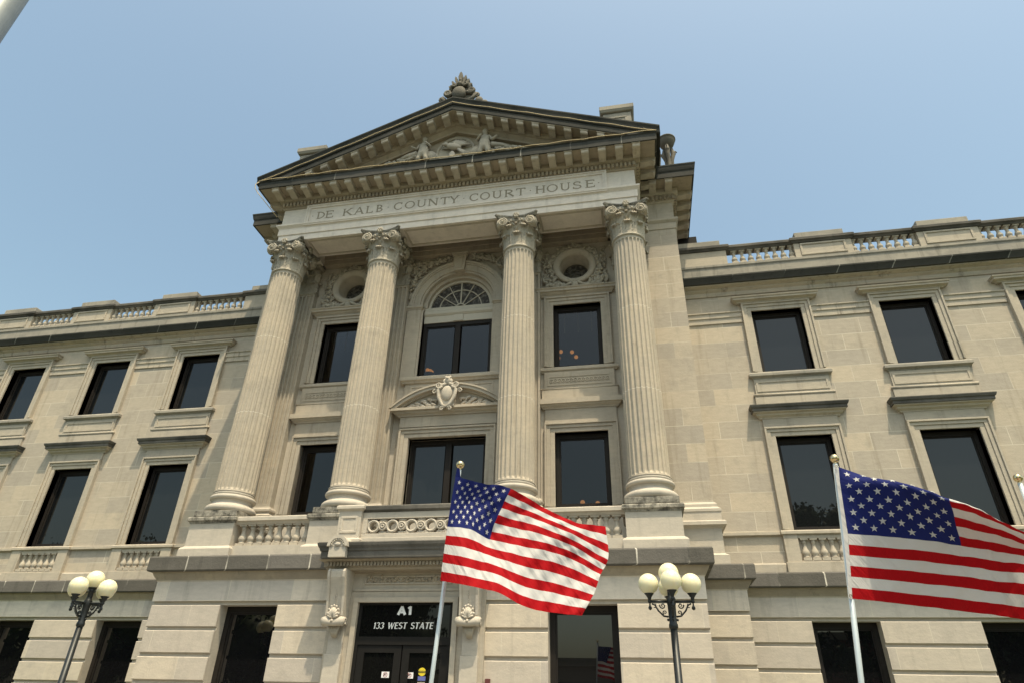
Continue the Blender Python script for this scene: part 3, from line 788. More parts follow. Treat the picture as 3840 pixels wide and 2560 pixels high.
def capital(z0, r):
    b = MB(); h = 1.02
    b.lathe([(r + .0, 0), (r + .035, .015), (r + .04, .035), (r + .03, .06), (r - .01, .07), (r - .015, .35), (r + .0, .6), (r + .05, .82), (r + .10, .90)], 0, 0, z0, n=32)
    for k in range(8):
        a = 2 * math.pi * k / 8; d = (math.cos(a), math.sin(a), 0)
        leaf(b, Vector(d) * (r + .015) + Vector((0, 0, z0 + .06)), d, .32, .30, .10, .055)
        a += math.pi / 8; d = (math.cos(a), math.sin(a), 0)
        leaf(b, Vector(d) * (r + .005) + Vector((0, 0, z0 + .06)), d, .56, .27, .20, .062)
    for k in range(4):
        a = R(45 + 90 * k); d = Vector((math.cos(a), math.sin(a), 0)); s_ = Vector((-d.y, d.x, 0)); zz = Vector((0, 0, 1))
        c = d * (r + .245) + zz * (z0 + .775)
        # corner volute: bulging drum with spiral fillets on its two faces
        for sg in (1, -1):
            wv = s_ * sg
            fn = (d * .62 + wv * .78).normalized(); uu = (d * .78 - wv * .62).normalized()
            cc = c + wv * .092 - d * .02
            pts = [cc + uu * .135 * math.cos(t) + zz * .142 * math.sin(t) for t in [i * math.pi / 8 for i in range(16)]]
            b.add([p_ - fn * .10 for p_ in pts] + [p_ + fn * .0 for p_ in pts], [tuple(range(16, 32))] + [(i, (i + 1) % 16, 16 + (i + 1) % 16, 16 + i) for i in range(16)], False)
            b.spiral(cc + fn * .008, .130, 2.1, .024, uu, zz, 1, R(100), shrink=.22)
            b.ball(cc + fn * .012, .044, 10, 7)
            # stem running from the centre of the face up to the volute
            e = (d + wv).normalized()
            b.tube([e * (r + .03) + zz * (z0 + .50), e * (r + .06) + wv * -.02 + zz * (z0 + .66), cc - d * .10 + fn * .0 + zz * .10, cc + zz * .115], [.03, .035, .035, .02], 7)
        leaf(b, d * (r + .02) + zz * (z0 + .36), d, .26, .22, .30, .05)
        e = Vector((math.cos(R(90 * k)), math.sin(R(90 * k)), 0)); se = Vector((-e.y, e.x, 0))
        for q in range(7):
            an = R(q * 60); b.ball(e * (r + .15) + (se * math.cos(an) + zz * math.sin(an)) * (.055 if q < 6 else 0) + zz * (z0 + .93), .04, 7, 5)
        for q in (-2, -1, 1, 2): b.ball(e * (r + .09) + se * q * .075 + zz * (z0 + .80), (.035, .035, .04), 7, 5)
        leaf(b, e * (r + .02) + zz * (z0 + .44), e, .24, .17, .2, .04)
    return b
def column():
    o = shaft(4.13, 10.385, .432, .395).build('column', ['limestone', 'pale_mortar'], house)
    b = MB(); b.box(-.53, .53, -.53, .53, 3.52, 3.655); b.build('plinth', 'grimy_stone', o, bevel=.008); b = MB()
    tor = lambda r, zc, hh: [(r + hh * math.cos(t), zc + hh * math.sin(t)) for t in [R(-90 + 18 * i) for i in range(11)]]
    b.lathe([(.3, 3.655)] + tor(.475, 3.745, .088) + [(.47, 3.845), (.45, 3.87), (.437, 3.90), (.445, 3.93), (.47, 3.945)] + tor(.455, 4.005, .055) + [(.455, 4.075), (.462, 4.08), (.462, 4.11), (.445, 4.131)], n=40)
    b.build('base', 'limestone_pale', o)
    capital(10.385, .395).build('capital', 'limestone_carved', o)
    b = MB(); abacus(b, 10.385 + .915, 10.385 + 1.013, .585, .15); b.build('abacus', 'grimy_stone', o)
    return o
c0 = column(); CX = (-4.8, -1.917, 1.917, 4.8)
c0.location = (CX[0], 0, 0)
for x in CX[1:]: copy_tree(c0, house, (x, 0, 0))
# pilasters behind
def pilaster():
    b = MB(); y = .86; hw = .43
    b.box(-hw, hw, y + .035, PW + .02, 4.10, 10.40)
    n = 7; bw = 2 * hw / (n * 2 + 1) * 1.0
    pitch = (2 * hw - .05) / n
    for i in range(n + 1):
        x = -hw + .025 + pitch * i; b.box(x - .025, x + .025, y, y + .036, 4.17, 10.33)
    b.box(-hw, hw, y, y + .036, 4.10, 4.17); b.box(-hw, hw, y, y + .036, 10.33, 10.40)
    o = b.build('pilaster', 'limestone', house)
    b = MB(); b.sweep([(-hw, PW + .01), (-hw, y), (hw, y), (hw, PW + .01)], [(-.1, 3.66), (.10, 3.66), (.10, 3.80), (.085, 3.83), (.095, 3.87), (.05, 3.91), (.04, 3.95), (.07, 3.98), (.07, 4.03), (.03, 4.06), (.02, 4.098), (-.1, 4.098)])
    b.sweep([(-hw, PW + .01), (-hw, y), (hw, y), (hw, PW + .01)], [(-.1, 2.68), (.12, 2.68), (.12, 3.5), (.16, 3.52), (.16, 3.6), (.12, 3.65), (-.1, 3.655)])
    b.build('base', 'limestone_pale', o)
    c = MB(); z0 = 10.385
    c.box(-hw + .02, hw - .02, y + .01, PW, z0 + .012, z0 + .95); c.box(-hw - .05, hw + .05, y - .10, PW, z0 + .90, z0 + 1.012); c.box(-hw - .02, hw + .02, y - .025, PW, z0 + .0, z0 + .045)
    for x in (-.33, 0, .33): leaf(c, (x, y + .01, z0 + .05), (0, -1, 0), .32, .3, .10, .055)
    for x in (-.2, .2): leaf(c, (x, y + .01, z0 + .05), (0, -1, 0), .56, .27, .2, .06)
    for s in (1, -1):
        leaf(c, (s * (hw - .02), y + .1, z0 + .05), (s, 0, 0), .34, .22, .10, .055)
        c.spiral((s * .36, y - .09, z0 + .74), .12, 2.1, .022, (s, 0, 0), (0, 0, 1), 1, R(100)); c.ball((s * .36, y - .05, z0 + .74), (.115, .05, .125), 12, 8)
        leaf(c, (s * .40, y, z0 + .36), (s * .7, -.7, 0), .26, .2, .26, .05)
    c.build('capital', 'limestone_carved', o)
    return o
p0 = pilaster(); p0.location = (CX[0], 0, 0)
for x in CX[1:]: copy_tree(p0, house, (x, 0, 0))
# pedestals + balustrade of the portico
def pedestal():
    b = MB(); hw = .545
    b.box(-hw, hw, -hw, hw + .3, 2.56, 3.44)
    pth = [(-hw, hw + .3), (-hw, -hw), (hw, -hw), (hw, hw + .3)]
    b.sweep(pth, [(-.2, 2.56), (.075, 2.56), (.075, 2.80), (.05, 2.835), (.01, 2.86), (.002, 2.87), (-.2, 2.87)])
    o = b.build('pedestal', 'limestone_pale', house, bevel=.004)
    b = MB(); b.sweep(pth, [(-.53, 3.36), (.012, 3.36), (.02, 3.385), (.045, 3.41), (.06, 3.415), (.06, 3.475), (.04, 3.50), (-.53, 3.518)])
    b.build('cap', 'grimy_stone', o)
    return o
d0 = pedestal(); d0.location = (CX[0], 0, 0)
for x in CX[1:]: copy_tree(d0, house, (x, 0, 0))
for s in (1, -1):
    b = MB(); xa, xb = sorted((s * 2.46, s * 4.26))
    b.box(xa, xb, -.50, -.24, 2.56, 2.87)
    b.polyx([(-.24, 3.335), (-.47, 3.335), (-.50, 3.38), (-.54, 3.40), (-.54, 3.475), (-.51, 3.495), (-.24, 3.505)], xa, xb)
    o = b.build('portico_balustrade', 'limestone_pale', house)
    balusters('portico', .47, .098, o, [s * (4.08 - .2145 * i) for i in range(8)], -.37, 2.868)
# openwork parapet over the entrance
b = MB()
for s in (1, -1):
    b.box(s * 1.055, s * 1.545, -1.06, -.5, 2.66, 3.40)
    b.ring(.135, 3.0, 3.24, .05, -1.075, -1.06, bottom=.05, cx=s * 1.30)
    b.sweep([(s * 1.30 - .245, -.5), (s * 1.30 - .245, -1.06), (s * 1.30 + .245, -1.06), (s * 1.30 + .245, -.5)], [(-.2, 3.395), (.01, 3.395), (.035, 3.42), (.055, 3.43), (.055, 3.49), (.03, 3.51), (-.2, 3.515)])
    b.sweep([(s * 1.30 - .245, -.5), (s * 1.30 - .245, -1.06), (s * 1.30 + .245, -1.06), (s * 1.30 + .245, -.5)], [(-.2, 2.66), (.05, 2.66), (.05, 2.82), (.02, 2.85), (-.2, 2.86)])
b.box(-1.055, 1.055, -1.0, -.7, 2.66, 2.86); b.box(-1.055, 1.055, -.97, -.74, 2.86, 2.95); b.box(-1.055, 1.055, -.97, -.74, 3.245, 3.38)
b.box(-1.055, -.945, -.97, -.74, 2.95, 3.245); b.box(.945, 1.055, -.97, -.74, 2.95, 3.245)
op = b.build('entrance_parapet', 'limestone_pale', house, bevel=.006)
b = MB(); b.polyx([(-.7, 3.382), (-.98, 3.382), (-1.02, 3.42), (-1.02, 3.49), (-.99, 3.515), (-.7, 3.525)], -1.05, 1.05); b.build('coping', 'weathered_stone', op)
def ring_xz(b, cx, cz, ro, ri, y0, y1, n=24):
    for i in range(n):
        a0, a1 = 2 * math.pi * i / n, 2 * math.pi * (i + 1) / n
        P = lambda r, a: (cx + r * math.cos(a), cz + r * math.sin(a))
        (xo0, zo0), (xo1, zo1), (xi0, zi0), (xi1, zi1) = P(ro, a0), P(ro, a1), P(ri, a0), P(ri, a1)
        rm = (ro + ri) / 2; (xm0, zm0), (xm1, zm1) = P(rm, a0), P(rm, a1)
        yf = y0 - (ro - ri) * .35
        b.add([(xo0, y0, zo0), (xo1, y0, zo1), (xm1, yf, zm1), (xm0, yf, zm0), (xi0, y0, zi0), (xi1, y0, zi1), (xo0, y1, zo0), (xo1, y1, zo1), (xi0, y1, zi0), (xi1, y1, zi1)],
              [(0, 1, 2, 3)[::-1], (3, 2, 5, 4)[::-1], (0, 6, 7, 1)[::-1], (4, 5, 9, 8)[::-1], (6, 8, 9, 7)[::-1]], False)
b = MB()
for i in range(-4, 5):
    x = i * .203
    if i % 2 == 0: ring_xz(b, x, 3.098, .135, .085, -.95, -.80)
    else:
        ring_xz(b, x, 3.098, .092, .055, -.96, -.84); b.ball((x, -.93, 3.098), (.05, .035, .05), 12, 8); ring_xz(b, x, 3.098, .045, .02, -.975, -.9, 12)
        for zz in (2.975, 3.222): b.ball((x, -.92, zz), (.07, .03, .028), 8, 6); b.ball((x - .06, -.92, zz), (.03, .025, .02), 6, 5); b.ball((x + .06, -.92, zz), (.03, .025, .02), 6, 5)
for s in (1, -1): b.ball((s * .925, -.92, 3.098), (.03, .03, .09), 8, 6); b.ball((s * .93, -.92, 3.0), (.03, .03, .05), 8, 6); b.ball((s * .93, -.92, 3.2), (.03, .03, .05), 8, 6)
b.build('ring_openwork', 'limestone_pale', op)

# ------------------------------------------------------------------ carved panels of the portico wall
def fruit(b, pts, spread, rmin, rmax, n, y, yd=.05):
    for i in range(n):
        t = random.random() * (len(pts) - 1); k = min(int(t), len(pts) - 2); u = t - k
        x = pts[k][0] * (1 - u) + pts[k + 1][0] * u + random.gauss(0, spread); z = pts[k][1] * (1 - u) + pts[k + 1][1] * u + random.gauss(0, spread)
        r = random.uniform(rmin, rmax)
        if random.random() < .55: b.ball((x, y - random.random() * yd, z), (r, r * .8, r), 7, 5)
        else:
            rot = Euler((random.uniform(-.6, .6), random.uniform(0, 6.3), random.uniform(-.5, .5))).to_matrix(); b.ball((x, y - random.random() * yd, z), (r * 1.9, r * .4, r * .8), 7, 5, rot)
# side bays
def side_bay():
    root = dark_frame(.64, 3.93, 5.735, PW + .15).build('portico_window', 'bronze_frame', house)
    b = MB(); arch_ring(b, .64, 3.93, 5.735, PW, .245); b.box(-.875, .875, PW - .06, PW + .02, 5.985, 6.33)
    b.build('surround', 'limestone', root, bevel=.005)
    b = MB(); b.sweep([(-.875, PW + .02), (-.875, PW - .03), (.875, PW - .03), (.875, PW + .02)], [(-.1, 6.332), (.05, 6.332), (.06, 6.36), (.11, 6.40), (.125, 6.43), (.16, 6.44), (.16, 6.57), (-.1, 6.60)])
    b.build('hood', 'limestone', root)
    b = MB(); b.box(-.94, .94, PW - .10, PW + .02, 6.60, 6.84); b.tube([(-.97, PW - .075, 6.868), (.97, PW - .075, 6.868)], .032, 10)
    b.box(-.88, .88, PW - .085, PW + .02, 6.90, 7.345); b.ring(.76, 6.99, 7.19, .035, PW - .10, PW - .085, bottom=.035)
    for i in range(15):
        x = -.70 + .1 * i; ring_xz(b, x, 7.09, .058, .038, PW - .095, PW - .08, 14); b.ball((x, PW - .088, 7.09), (.02, .015, .02), 6, 5)
    b.build('apron', 'limestone', root)
    return root
sb = side_bay(); sb.location = (3.325, 0, 0)
lowp = pane(.64, 3.93, 5.735, PW + .195).build('pane', 'clear_dark_glass', sb)
sb2 = copy_tree(sb, house, (-3.325, 0, 0))
def upper_side():
    root = dark_frame(.635, 7.52, 9.385, PW + .15).build('portico_window', 'bronze_frame', house)
    b = MB(); arch_ring(b, .635, 7.52, 9.385, PW, .245); b.build('surround', 'limestone', root, bevel=.005)
    b = MB(); b.sweep([(-.90, PW + .05), (-.90, PW), (.90, PW), (.90, PW + .05)], [(0, 7.348), (.05, 7.348), (.07, 7.375), (.10, 7.395), (.10, 7.455), (.07, 7.49), (0, 7.517)]); b.build('sill', 'limestone', root)
    b = MB(); b.sweep([(-.88, PW + .05), (-.88, PW), (.88, PW), (.88, PW + .05)], [(0, 9.632), (.07, 9.632), (.08, 9.66), (.13, 9.70), (.14, 9.73), (.19, 9.745), (.19, 9.80), (.22, 9.825), (.225, 9.85), (0, 9.875)]); b.build('hood', 'limestone', root)
    # thin pale vertical strips in the upper part of the pane
    b = MB()
    for x in (-.36, .0, .36): b.box(x - .007, x + .007, PW + .20, PW + .203, 8.62, 9.24)
    b.build('pale_strip', 'pale_frame', root)
    pane(.635, 7.52, 9.385, PW + .195).build('pane', 'clear_dark_glass', root)
    return root
us = upper_side(); us.location = (3.32, 0, 0); copy_tree(us, house, (-3.32, 0, 0))
def oculus():
    b = MB(); cz = 10.62; N_ = 48
    # plate with round hole: quads between circle and square
    hw = .58
    sq = []
    for i in range(N_):
        a = 2 * math.pi * i / N_; c, s_ = math.cos(a), math.sin(a); k = hw / max(abs(c), abs(s_)); sq.append((c * k, s_ * k))
    ci = [(.5 * math.cos(2 * math.pi * i / N_), .5 * math.sin(2 * math.pi * i / N_)) for i in range(N_)]
    vs = [(x, PW - .004, cz + z) for x, z in sq] + [(x, PW - .004, cz + z) for x, z in ci]
    b.add(vs, [(i, (i + 1) % N_, N_ + (i + 1) % N_, N_ + i) for i in range(N_)])
    # moulded ring and deep splay
    prof = [(.60, -.02), (.60, -.09), (.575, -.115), (.52, -.125), (.47, -.10), (.44, -.075), (.42, -.06), (.41, .0), (.405, .12), (.385, .14), (.38, .30), (.36, .32), (.355, .42)]
    vs = []; fs = []
    for r, yy in prof:
        for i in range(N_): a = 2 * math.pi * i / N_; vs.append((r * math.cos(a), PW + yy, cz + r * math.sin(a)))
    for k in range(len(prof) - 1):
        for i in range(N_): j = (i + 1) % N_; fs.append((k * N_ + i, (k + 1) * N_ + i, (k + 1) * N_ + j, k * N_ + j))
    b.add(vs, fs, True)
    o = b.build('oculus', 'limestone', house)
    b = MB(); b.poly([(.36 * math.cos(2 * math.pi * i / 32), cz + .36 * math.sin(2 * math.pi * i / 32)) for i in range(32)], PW + .40, PW + .42); b.build('pane', 'leaded_glass', o)
    b = MB(); ring_xz(b, 0, cz, .17, .15, PW + .375, PW + .405)
    for k in range(6):
        a = R(60 * k + 30); stroke(b, .17 * math.cos(a), cz + .17 * math.sin(a), .355 * math.cos(a), cz + .355 * math.sin(a), .010, PW + .38, PW + .404)
    ring_xz(b, 0, cz, .36, .335, PW + .37, PW + .405); b.ball((0, PW + .39, cz - .1), (.13, .015, .10), 12, 8); b.build('glazing_bar', 'dark_carved', o)
    g = MB()
    wre = [(.69 * math.cos(R(t)), cz + .67 * math.sin(R(t))) for t in range(-50, 231, 12)]
    fruit(g, wre, .045, .022, .055, 330, PW - .03, .06)
    for s in (1, -1):
        fruit(g, [(s * .30, cz - .72), (s * .55, cz - .66), (s * .78, cz - .48)], .055, .03, .075, 90, PW - .04, .07)
        fruit(g, [(s * .80, cz - .55), (s * .82, cz + .1), (s * .78, cz + .55)], .035, .02, .045, 70, PW - .02, .03)
        g.tube([(s * .06, PW - .12, cz - .60), (s * .2, PW - .12, cz - .66), (s * .36, PW - .09, cz - .72), (s * .5, PW - .06, cz - .70)], [.05, .045, .04, .02], 8)
    g.ball((0, PW - .11, cz - .66), (.10, .06, .12), 10, 8); g.ball((0, PW - .12, cz - .56), (.06, .05, .05), 10, 8)
    for s in (1, -1): g.tube([(0, PW - .12, cz - .62), (s * .05, PW - .1, cz - .74)], [.06, .07], 8)
    g.build('garland', 'limestone_carved', o)
    return o
oc = oculus(); oc.location = (3.30, 0, 0); copy_tree(oc, house, (-3.30, 0, 0))

# central bay: lower window with segmental pediment
cw = dark_frame(1.0, 3.9, 5.75, PW + .15, mull=.075).build('portico_window', 'bronze_frame', house)
pane(1.0, 3.9, 5.75, PW + .195, mull=.11).build('pane', 'window_glass', cw)
b = MB(); arch_ring(b, 1.0, 3.9, 5.75, PW - .08, .25); b.ring(1.25, 3.9, 6.0, .1, PW - .05, PW + .02, top=.02); b.box(-1.26, 1.26, PW - .16, PW - .02, 6.02, 6.30); b.build('surround', 'limestone', cw, bevel=.005)
b = MB(); b.sweep([(-1.27, PW - .02), (-1.27, PW - .14), (1.27, PW - .14), (1.27, PW - .02)], [(-.1, 6.302), (.05, 6.302), (.06, 6.33), (.13, 6.37), (.14, 6.41), (.205, 6.42), (.205, 6.485), (.18, 6.50), (-.1, 6.515)])
Rr = 2.19; cz = 7.12 - Rr
def seg_arc(b, r0, r1, y0, y1, zmin, n=26):
    a_max = math.acos((zmin - cz) / r1)
    a_in = math.acos(min(1, (zmin - cz) / r0))
    P = []
    for i in range(n + 1):
        a = -a_max + 2 * a_max * i / n; P.append((r1 * math.sin(a), cz + r1 * math.cos(a)))
    Q = []
    for i in range(n + 1):
        a = -a_in + 2 * a_in * i / n; Q.append((r0 * math.sin(a), cz + r0 * math.cos(a)))
    for i in range(n): b.poly([P[i], P[i + 1], Q[i + 1], Q[i]], y0, y1)
seg_arc(b, Rr - .045, Rr, PW - .36, PW + .0, 6.50); seg_arc(b, Rr - .12, Rr - .046, PW - .33, PW + .0, 6.505); seg_arc(b, Rr - .17, Rr - .121, PW - .22, PW, 6.508)
a_ = math.acos((6.51 - cz) / (Rr - .15)); b.poly([((Rr - .15) * math.sin(-a_ + 2 * a_ * i / 20), cz + (Rr - .15) * math.cos(-a_ + 2 * a_ * i / 20)) for i in range(21)], PW - .15, PW)
b.build('segmental_pediment', 'limestone', cw)
b = MB(); yy = PW - .38
b.ball((0, yy, 6.80), (.15, .07, .21), 18, 12); ring = []
for s in (1, -1):
    b.tube([(s * .02, yy, 6.40), (s * .11, yy - .02, 6.48), (s * .21, yy - .02, 6.70), (s * .23, yy - .01, 6.90), (s * .14, yy, 7.03), (s * .02, yy, 7.08)], [.05, .045, .05, .05, .05, .04], 8)
    b.spiral((s * .215, yy - .03, 7.02), .095, 1.6, .032, (s, 0, 0), (0, 0, 1), 1, R(200)); b.spiral((s * .10, yy - .03, 6.37), .06, 1.3, .025, (s, 0, 0), (0, 0, 1), -1, R(160))
    b.spiral((s * .33, yy - .0, 6.86), .07, 1.3, .024, (s, 0, 0), (0, 0, 1), -1, R(180))
    for i, (x, z) in enumerate(((.40, 6.60), (.50, 6.74), (.52, 6.58), (.66, 6.70), (.68, 6.57), (.82, 6.64), (.95, 6.60), (.36, 6.72), (.80, 6.56), (.60, 6.64), (1.02, 6.56))):
        rot = Euler((0, -s * (.5 - .16 * (i % 4)), 0)).to_matrix(); b.ball((s * x, PW - .19, z), (.10, .035, .04), 8, 6, rot)
        b.ball((s * (x - .03), PW - .20, z - .06), .028, 6, 5)
b.ball((0, yy - .0, 7.16), (.085, .07, .12), 12, 8); b.ball((0, yy - .03, 7.20), (.05, .06, .05), 10, 8)
for s in (1, -1): b.ball((s * .085, yy, 7.13), (.05, .04, .08), 8, 6); b.ball((s * .055, yy, 7.24), (.04, .04, .05), 8, 6)
b.box(-.2, .2, yy + .0, PW, 6.45, 7.1)
b.build('cartouche', 'limestone_pale', cw)
# upper arched window
aw = dark_frame(1.0, 7.49, 9.23, PW + .15, mull=.075).build('arched_window', 'bronze_frame', house)
pane(1.0, 7.49, 9.23, PW + .195, mull=.11).build('pane', 'clear_dark_glass', aw)
b = MB()
b.box(-1.0, 1.0, PW + .12, PW + .4, 9.232, 9.45); b.polyx([(PW + .4, 9.45), (PW + .11, 9.45), (PW + .07, 9.50), (PW + .07, 9.58), (PW + .12, 9.64), (PW + .12, 9.735), (PW + .4, 9.735)], -1.0, 1.0)
b.box(-.14, .14, PW + .09, PW + .13, 9.24, 9.44)
b.build('transom_band', 'pale_frame', aw)
ZC = 9.74
fan = MB(); fan.poly([(.88 * math.cos(R(t)), ZC + .88 * math.sin(R(t))) for t in range(0, 181, 6)], PW + .26, PW + .28); fan.build('fanlight_pane', 'leaded_glass', aw)
b = MB()
def arc_band(b, r0, r1, y0, y1, a0=0, a1=180, n=36):
    for i in range(n):
        t0, t1 = R(a0 + (a1 - a0) * i / n), R(a0 + (a1 - a0) * (i + 1) / n)
        b.poly([(r0 * math.cos(t0), ZC + r0 * math.sin(t0)), (r1 * math.cos(t0), ZC + r1 * math.sin(t0)), (r1 * math.cos(t1), ZC + r1 * math.sin(t1)), (r0 * math.cos(t1), ZC + r0 * math.sin(t1))], y0, y1)
arc_band(b, .86, .935, PW + .20, PW + .30); 
for t in (0.5, 36, 64, 90, 116, 144, 179.5): stroke(b, .14 * math.cos(R(t)), ZC + .14 * math.sin(R(t)), .87 * math.cos(R(t)), ZC + .87 * math.sin(R(t)), .035 if t == 90 else .022, PW + .225 - t * 1e-5, PW + .262)
arc_band(b, .60, .625, PW + .235, PW + .263); arc_band(b, .12, .16, PW + .222, PW + .263)
b.build('fanlight_bar', 'pale_frame', aw)
b = MB()       # spandrel wall with arch
NN = 40
arc = [(1.06 * math.cos(R(180 * i / NN)), ZC + 1.06 * math.sin(R(180 * i / NN))) for i in range(NN + 1)]
for i in range(NN):
    (xa, za), (xb, zb) = arc[i], arc[i + 1]
    b.poly([(xa, za), (xb, zb), (xb, 11.21), (xa, 11.21)], PW + .01, PW + .45)
b.box(1.06, 1.43, PW + .01, PW + .45, 9.735, 11.21); b.box(-1.43, -1.06, PW + .01, PW + .45, 9.735, 11.21)
b.box(1.0, 1.43, PW + .01, PW + .45, 7.45, 9.735); b.box(-1.43, -1.0, PW + .01, PW + .45, 7.45, 9.735)
b.build('spandrel', 'limestone', aw)
b = MB()
arc_band(b, 1.04, 1.10, PW - .03, PW + .42); arc_band(b, 1.10, 1.28, PW - .07, PW + .015); arc_band(b, 1.28, 1.33, PW - .10, PW + .012); arc_band(b, 1.33, 1.40, PW - .12, PW + .012); arc_band(b, .94, 1.04, PW + .10, PW + .4)
for s in (1, -1):
    b.box(s * 1.06, s * 1.46, PW - .055, PW + .02, 7.49, 9.60); b.box(s * 1.0, s * 1.06, PW - .02, PW + .3, 7.49, 9.60)
    x0, x1 = sorted((s * 1.06, s * 1.47))
    b.sweep([(x0, PW + .02), (x0, PW - .055), (x1, PW - .055), (x1, PW + .02)], [(-.04, 9.602), (.01, 9.602), (.03, 9.64), (.06, 9.66), (.06, 9.73), (-.04, 9.738)])
b.poly([(-.14, 10.79), (.14, 10.79), (.20, 11.37), (-.20, 11.37)], PW - .17, PW + .1); b.box(-.25, .25, PW - .22, PW + .1, 11.37, 11.398); b.box(-.22, .22, PW - .19, PW + .1, 11.30, 11.37)
b.poly([(-.07, 10.85), (.07, 10.85), (.10, 11.27), (-.10, 11.27)], PW - .19, PW - .1)
b.build('archivolt', 'limestone', aw)
b = MB(); b.sweep([(-1.30, PW + .05), (-1.30, PW - .05), (1.30, PW - .05), (1.30, PW + .05)], [(-.05, 7.285), (.05, 7.285), (.07, 7.33), (.11, 7.36), (.11, 7.43), (.08, 7.47), (-.05, 7.489)])
b.box(-1.27, 1.27, PW - .06, PW + .02, 6.75, 7.283); b.ring(1.08, 6.88, 7.16, .05, PW - .075, PW - .06, bottom=.05)
b.build('sill', 'limestone', aw)
for s in (1, -1):
    g = MB()
    fruit(g, [(s * 1.40, 10.35), (s * 1.30, 10.75), (s * 1.05, 11.08), (s * .70, 11.25), (s * .35, 11.30)], .05, .025, .06, 170, PW - .03, .07)
    fruit(g, [(s * 1.42, 11.2), (s * 1.2, 11.2), (s * 1.42, 10.9)], .08, .03, .06, 70, PW - .02, .04)
    fruit(g, [(s * 1.42, 10.3), (s * 1.44, 10.0)], .03, .02, .045, 30, PW - .03, .04)
    g.build('garland', 'limestone_carved', aw)

# glowing chandeliers inside the building
def chandelier(x, y, z, label, spread=.26):
    o = empty('chandelier', (x, y, z + H)); tag(o, label, 'chandelier', 'chandeliers behind the portico windows')
    b = MB(); b.tube([(0, 0, .05), (0, 0, .75)], .015, 6); b.lathe([(.02, -.1), (.14, -.04), (.17, .03), (.05, .07)], n=14)
    for k in range(5):
        a = R(72 * k + 20); b.tube([(0, 0, 0), (spread * .5 * math.cos(a), spread * .5 * math.sin(a), -.05), (spread * math.cos(a), spread * math.sin(a), .04)], .012, 6)
    b.build('stem', 'bronze_frame', o, lift=False)
    for k in range(5):
        a = R(72 * k + 20); g = MB(); g.ball((0, 0, 0), .055, 14, 10); q = g.build('globe', 'glowing_globe', o, lift=False); q.location = (spread * math.cos(a), spread * math.sin(a), .10 + .03 * (k % 2))
chandelier(2.92, PW + 1.05, 8.30, 'chandelier of small orange globes glowing behind the upper right portico window')
chandelier(-.98, PW + .9, 8.03, 'chandelier glowing orange low in the dark window under the fanlight', .07)
chandelier(3.42, PW + .8, 4.05, 'chandelier glowing orange at the foot of the lower right portico window', .3)

# ------------------------------------------------------------------ TYMPANUM SCULPTURE
def skin(name, verts, edges, rad, mat, parent, loc=(0, 0, 0), sub=1):
    me = bpy.data.meshes.new(name); me.from_pydata([(x, y, z + H) for x, y, z in verts], edges, []); me.materials.append(M[mat])
    o = bpy.data.objects.new(name, me); col.objects.link(o); o.parent = parent; o.location = loc
    me.skin_vertices.new() if hasattr(me.skin_vertices, 'new') else None
    md = o.modifiers.new('skin', 'SKIN'); md.use_smooth_shade = True
    sv = me.skin_vertices[0].data if len(me.skin_vertices) else None
    if sv:
        for i, r in enumerate(rad): sv[i].radius = (r, r * .85)
        sv[0].use_root = True
    sb_ = o.modifiers.new('sub', 'SUBSURF'); sb_.levels = sub; sb_.render_levels = sub
    return o
TY = -.50
tym = MB(); cz = 14.17
ring_xz(tym, 0, cz, .60, .52, TY + .10, TY + .2, 40); tym.poly([(.53 * math.cos(2 * math.pi * i / 40), cz + .53 * math.sin(2 * math.pi * i / 40)) for i in range(40)], TY + .13, TY + .2)
med = tym.build('medallion', 'limestone_carved', house)
e = MB()   # spread eagle
rot = Euler((0, R(20), 0)).to_matrix(); e.ball((-.02, TY, cz + .10), (.25, .10, .11), 14, 10, rot); e.ball((-.27, TY, cz + .24), (.08, .06, .065), 10, 8); e.ball((-.36, TY - .02, cz + .22), (.05, .03, .025), 8, 6)
for i in range(7):
    a = R(100 - 13 * i); e.tube([(.02 + .02 * i, TY + .03, cz + .08), (.02 + .20 * math.cos(a), TY + .02, cz + .10 + .20 * math.sin(a)), (.02 + (.36 + .02 * i) * math.cos(a - .15), TY + .06, cz + .10 + (.34) * math.sin(a - .15))], [.05, .045, .02], 6)
for i in range(4):
    a = R(-28 - 7 * i); e.tube([(.12, TY, cz - .02), (.12 + .40 * math.cos(a), TY + .04, cz - .02 + .40 * math.sin(a))], [.045, .03], 6)
for i in range(5):
    a = R(165 - 8 * i); e.tube([(-.1, TY + .05, cz + .1), (-.1 + .34 * math.cos(a), TY + .09, cz + .04 + .34 * math.sin(a) + .06)], [.04, .02], 6)
e.ball((-.06, TY + .02, cz - .26), (.10, .08, .2), 10, 8); e.ball((.08, TY + .04, cz - .36), (.24, .06, .1), 10, 8)
e.build('eagle_relief', 'limestone_pale', med)
